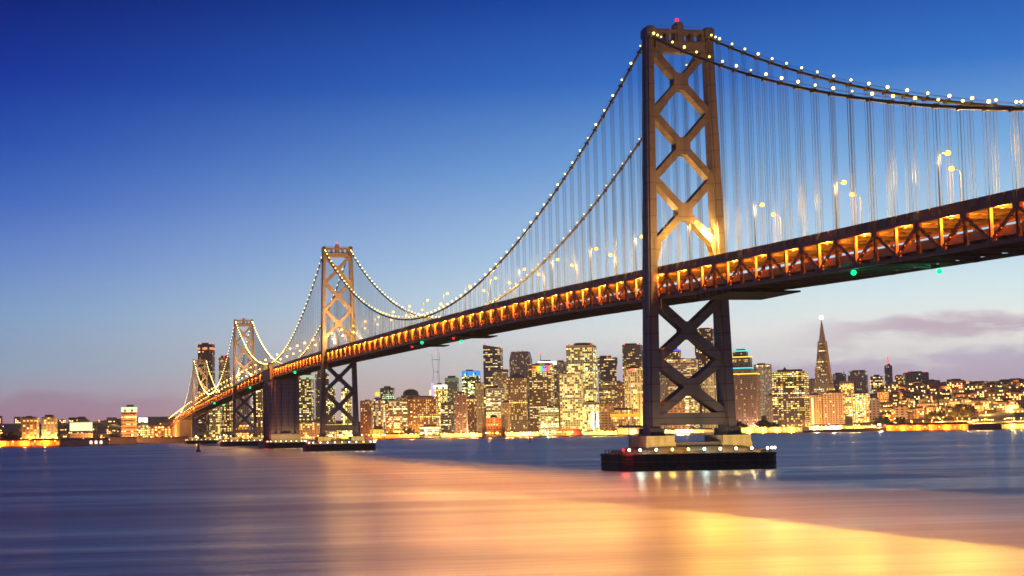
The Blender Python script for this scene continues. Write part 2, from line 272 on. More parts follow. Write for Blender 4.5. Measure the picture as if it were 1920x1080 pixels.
HOUSES_R=[(-2970, 1771, 31.0, 6, 21), (-3469, 2129, 113.4, 0, -12), (-3088, 1953, 57.0, 2, -27), (-3513, 2092, 113.7, 0, -7), (-2931, 1968, 45.8, 4, -3), (-3306, 2130, 98.1, 5, -29), (-3014, 2038, 58.7, 6, 24), (-3062, 1829, 43.0, 4, -29), (-3298, 2263, 104.8, 4, -40), (-3151, 2152, 82.4, 4, 25), (-3186, 1878, 63.5, 4, 15), (-3018, 1883, 44.0, 4, -35), (-3232, 1856, 68.6, 4, 26), (-3156, 2000, 69.4, 5, -22), (-2898, 2023, 48.5, 6, -15), (-3119, 2018, 66.5, 2, 5), (-3250, 2015, 83.7, 3, 1), (-3403, 2015, 103.7, 3, -25), (-3003, 1827, 37.8, 7, -37), (-3393, 1928, 96.8, 4, 1), (-3128, 1774, 45.4, 2, 12), (-3348, 2258, 108.5, 1, -3), (-3412, 2190, 111.2, 4, -23), (-3291, 1960, 86.3, 2, 2), (-3080, 1969, 57.8, 7, -19), (-3403, 2074, 106.5, 4, 33), (-3570, 2050, 111.3, 6, -14), (-3198, 2110, 83.7, 2, 37), (-3257, 1853, 72.2, 3, 1), (-2852, 1993, 42.7, 4, 12), (-2962, 1928, 44.2, 3, -10), (-3187, 1979, 71.9, 3, 13), (-3287, 2039, 90.5, 6, -13), (-2880, 1819, 30.3, 4, -8), (-3037, 1812, 39.2, 3, 13), (-2886, 1966, 42.7, 0, 0), (-3484, 2211, 115.5, 6, -35), (-2920, 1842, 34.1, 3, 33), (-3375, 2292, 111.3, 5, -3), (-3343, 2166, 104.1, 5, 13), (-3275, 2069, 90.7, 4, 3), (-3390, 2312, 112.5, 1, -5), (-3201, 2207, 92.1, 0, 10), (-2872, 1968, 42.0, 4, -33), (-3231, 2187, 93.6, 7, 32), (-3124, 1955, 61.4, 6, -13), (-2943, 1974, 47.2, 2, -39), (-3006, 1939, 48.2, 6, 8), (-3143, 2134, 79.9, 3, -20), (-3041, 1985, 55.7, 7, 27), (-2920, 1821, 32.4, 1, 22), (-3014, 1924, 47.5, 2, -35), (-3379, 2059, 103.4, 0, -2), (-3326, 2234, 105.7, 1, 29), (-2999, 1873, 41.7, 4, 9), (-3221, 1913, 71.9, 6, -28), (-3530, 2019, 110.1, 5, 25), (-3035, 2114, 68.0, 7, -32), (-3439, 2212, 113.5, 4, 21), (-3388, 2090, 105.6, 2, 7), (-2907, 1981, 45.4, 2, 1), (-3078, 1936, 54.5, 0, -19), (-3146, 1778, 48.1, 1, 22), (-3192, 2127, 84.5, 1, 26), (-3454, 2051, 109.6, 5, -11), (-3440, 2275, 114.3, 0, -34), (-3041, 1961, 53.3, 7, 32), (-3455, 2078, 110.8, 7, 38), (-3090, 1994, 61.1, 4, 36), (-3311, 2019, 92.8, 2, 15), (-2920, 1964, 44.7, 5, -15), (-3071, 1965, 56.5, 1, -31), (-3481, 2136, 114.1, 2, 2), (-3042, 1979, 55.1, 4, -38), (-3177, 2041, 75.5, 1, 5), (-3411, 2275, 113.0, 2, -17), (-3163, 2024, 72.2, 1, -26), (-3227, 1891, 71.0, 3, 39), (-3230, 2151, 90.6, 6, 36), (-3222, 1915, 72.3, 3, -1), (-3364, 2053, 101.4, 7, 11), (-3482, 2183, 115.1, 5, -4), (-3249, 2015, 83.6, 4, -17), (-3081, 2102, 70.9, 5, 11), (-3175, 2185, 87.7, 2, 25), (-3570, 2036, 110.4, 5, 37), (-3386, 2254, 111.1, 4, 21), (-3511, 2073, 112.9, 1, -21), (-2831, 1951, 38.0, 2, -34), (-3432, 2002, 105.5, 4, -38), (-2957, 1875, 39.0, 1, -14), (-3144, 1788, 48.9, 1, -6), (-3584, 2041, 110.2, 4, 38), (-3236, 2199, 95.0, 2, 13), (-3335, 2290, 108.7, 1, 31), (-2884, 1771, 26.9, 2, 24), (-3013, 1865, 41.9, 4, 21), (-3100, 1955, 58.6, 2, -8), (-3202, 2019, 77.1, 4, 11), (-3139, 1905, 59.0, 6, -37), (-3336, 1998, 95.0, 4, -21), (-2851, 1844, 30.8, 3, 30), (-3540, 1993, 108.1, 2, 17), (-3218, 2233, 95.7, 6, 3), (-3328, 2239, 106.1, 3, -27), (-3445, 2147, 112.5, 5, -1), (-3310, 2264, 105.8, 6, 36), (-3341, 2200, 105.5, 3, -8), (-3360, 2142, 104.8, 4, 21), (-3055, 1975, 55.9, 1, -10), (-3350, 2273, 109.2, 0, 37), (-3198, 1937, 70.2, 5, -30), (-2941, 1732, 26.5, 3, -36), (-2955, 1749, 28.5, 2, -1), (-3564, 2055, 111.8, 0, -31), (-3195, 2153, 87.1, 0, -36), (-3399, 1918, 96.4, 3, 6), (-3382, 2011, 101.4, 5, -2), (-3198, 2161, 88.1, 6, -36), (-3236, 1896, 72.9, 1, 25), (-2987, 2028, 55.5, 4, -14), (-3104, 2037, 66.7, 2, -13), (-3522, 1988, 107.8, 4, 2), (-3075, 2040, 64.1, 6, 1), (-2951, 1960, 46.4, 4, 25), (-3192, 1836, 60.5, 4, -24), (-3041, 1961, 53.3, 2, 39), (-3065, 1768, 37.9, 4, -13), (-3108, 2117, 74.8, 1, 3), (-3315, 1871, 82.4, 3, -19), (-3267, 1880, 76.3, 1, -26), (-3010, 2016, 56.1, 2, -31), (-3466, 2244, 115.1, 0, -17), (-2997, 1960, 49.7, 5, 40), (-3526, 2129, 115.1, 5, -20), (-3054, 1794, 39.1, 0, -20), (-3452, 2245, 114.6, 0, -7), (-3250, 2129, 91.4, 7, -27), (-3305, 2224, 103.3, 6, 21), (-3160, 2030, 72.3, 5, 6), (-3133, 1943, 61.5, 0, -36), (-3146, 1849, 55.0, 4, -10), (-3442, 2096, 110.7, 5, 9), (-3341, 2037, 97.7, 3, -16), (-2891, 2018, 47.6, 3, -38), (-3267, 2191, 97.6, 7, -35), (-3286, 2257, 103.4, 6, -20), (-3165, 1843, 57.1, 7, 4), (-3173, 1936, 66.4, 2, 17), (-3452, 1955, 103.5, 6, -13), (-3116, 1806, 47.0, 0, -30), (-3490, 2177, 115.3, 0, -17), (-2955, 1996, 50.1, 5, 36), (-3373, 1907, 93.0, 6, 15), (-3285, 1949, 84.7, 0, -23), (-3098, 1823, 46.4, 6, 0), (-3091, 1963, 58.4, 5, 29), (-3198, 2077, 81.1, 5, -7), (-3461, 2211, 114.6, 0, 29), (-3290, 1918, 83.1, 3, 23), (-2941, 1845, 35.5, 3, -20), (-3384, 1966, 98.8, 0, 28), (-3359, 2247, 108.9, 1, -34), (-3195, 2128, 84.9, 2, -7), (-3027, 1958, 51.8, 4, -14), (-3321, 2146, 100.7, 0, -23), (-3166, 1904, 62.7, 0, 4), (-3403, 2146, 109.1, 5, -31), (-3351, 1973, 95.5, 6, -36), (-3445, 2063, 109.5, 3, -18), (-3508, 2062, 112.4, 1, -29), (-3230, 1943, 75.7, 6, -32), (-3347, 1924, 91.4, 2, 40), (-3361, 1978, 97.0, 0, -33), (-3217, 1841, 64.9, 2, -27), (-3105, 2146, 77.4, 5, -5), (-3303, 1917, 84.9, 1, 37), (-2881, 1996, 44.9, 4, 29), (-3330, 2152, 102.0, 5, -21), (-3200, 2022, 77.0, 3, 39), (-3500, 2170, 115.5, 0, 34), (-3470, 2199, 114.8, 4, 35), (-3291, 2145, 97.2, 7, 2)]
HOUSES_L=[(-3484, -340, 4.9, 4, 24), (-3568, -271, 5.6, 7, 9), (-3839, -289, 12.3, 2, -10), (-3606, -375, 6.9, 5, 10), (-3510, -28, 3.8, 1, -11), (-3218, -385, 3.1, 0, 26), (-4157, -99, 24.0, 3, 28), (-4856, -339, 60.8, 6, -6), (-3962, -317, 18.1, 6, -12), (-3798, -180, 9.3, 0, -24), (-3902, -344, 15.8, 6, -20), (-4467, -220, 57.8, 3, -7), (-3807, -262, 10.8, 2, -30), (-3377, -254, 3.7, 6, 6), (-3810, -326, 11.9, 6, 5), (-3879, -66, 9.4, 1, -2), (-3571, -238, 5.5, 0, -25), (-3427, -282, 4.1, 7, -2), (-4500, -44, 56.5, 6, -10), (-3739, -233, 8.5, 6, 27), (-3383, 3, 3.1, 5, 26), (-4079, -250, 22.3, 1, 15), (-4888, -189, 60.0, 5, 26), (-4665, -345, 59.1, 2, 29), (-3424, -218, 3.9, 0, 3), (-4278, 28, 31.4, 3, 9), (-4025, -348, 22.2, 5, 29), (-3924, -224, 14.2, 1, 1), (-3229, -26, 2.8, 6, 18), (-4713, -268, 57.0, 4, -18), (-3822, -363, 12.9, 4, 4), (-4171, -65, 24.3, 7, 19), (-3444, -140, 3.8, 7, 29), (-4024, -244, 19.2, 0, 17), (-3950, -29, 10.6, 2, 26), (-3512, -116, 4.2, 0, -1), (-4684, 95, 43.9, 4, -22), (-4599, -449, 61.7, 5, -21), (-3770, -276, 9.9, 7, 6), (-4562, -340, 57.4, 1, -28), (-4440, -216, 56.3, 3, -16), (-4124, -198, 23.7, 2, -19), (-4662, -363, 59.7, 3, -16), (-4058, 60, 12.0, 5, -8), (-3902, -303, 15.0, 2, 15), (-4770, -25, 52.1, 1, 9), (-3375, -297, 3.8, 5, 27), (-4703, -54, 51.7, 6, -26), (-3633, -325, 7.1, 7, 16), (-3332, -236, 3.4, 1, 24), (-4749, -395, 61.9, 7, 15), (-4083, -59, 16.9, 6, 28), (-3502, -93, 4.0, 0, -20), (-4119, -113, 21.0, 7, 24), (-4822, -218, 57.3, 6, -15), (-3634, -13, 4.7, 0, -13), (-4171, -238, 28.5, 4, 20), (-4586, 72, 44.1, 2, 2), (-4800, -9, 53.7, 2, 14), (-4335, -28, 42.4, 2, 11), (-4583, -368, 58.4, 1, 4), (-4590, -38, 54.9, 0, -25), (-4360, -180, 49.8, 0, -13), (-3547, -295, 5.5, 3, -23), (-4199, -12, 25.1, 4, 3), (-3219, -7, 2.8, 6, -7), (-3489, -139, 4.1, 7, 8), (-3793, 9, 6.6, 3, 24), (-4843, 117, 56.1, 2, 30), (-3778, -52, 7.1, 0, 29), (-4450, -348, 52.9, 7, 30), (-3431, -172, 3.8, 2, 22), (-4086, -255, 23.0, 7, -7), (-4766, -287, 57.9, 1, 21), (-3677, -204, 6.9, 2, -23), (-3646, -83, 5.4, 7, 27), (-4216, 76, 21.6, 7, 14), (-3353, 24, 3.0, 5, 17), (-4236, -158, 34.1, 0, -20), (-4721, -253, 56.6, 6, 0), (-3754, -342, 10.3, 3, -5), (-3538, -170, 4.7, 7, -11), (-3781, -240, 9.7, 3, 14), (-4465, -98, 58.4, 0, 19), (-3534, -1, 3.9, 0, 3), (-3650, -188, 6.3, 0, -22), (-4412, -254, 52.7, 6, -4), (-3634, -40, 4.9, 7, -7), (-3259, -230, 3.1, 2, -22), (-4894, -199, 60.3, 2, 15), (-4821, -37, 55.4, 5, -7), (-3385, -53, 3.3, 2, -21), (-4770, -301, 58.5, 2, -26), (-4417, -187, 55.5, 0, 27), (-3688, -95, 6.1, 3, 19), (-3898, -435, 17.4, 7, -20), (-4775, 116, 49.8, 0, -24), (-3903, -368, 16.4, 4, 5), (-4827, -211, 57.4, 1, 10), (-4132, -277, 26.7, 7, -20)]
PTS={'sutro': (-6336.1, 1369.3, 308.8), 'ship': (-2710.6, 1564.8, 3.0), 'ferry': (-2656.2, 1476.3, 4.0), 'buoy': (-809.8, -100.0, -1.6), 'buoy2': (-1337.6, 335.5, -4.9), 'sidebuoy': (386.7, -200.8, 40.3)}
TREES=[(-2718.1, 1255.6, 22), (-2726.2, 1272.9, 26), (-2734.3, 1289.0, 20), (-2728.7, 1298.8, 18), (-2696.4, 1520.4, 22), (-2686.0, 1526.1, 26), (-2697.7, 1542.5, 20), (-2688.0, 1571.4, 22), (-2778.0, 1752.4, 34), (-2782.4, 1776.2, 40), (-2770.2, 1787.2, 32), (-2703.6, 1096.9, 16), (-2679.3, 473.1, 18), (-2689.7, 468.6, 22), (-2719.5, 1219.3, 24), (-2728.2, 1210.8, 20), (-2836.7, 1749.9, 26), (-2823.7, 1719.7, 24), (-2277.7, -136.1, 20), (-2052.9, -294.5, 20), (-2060.1, -307.1, 24)]
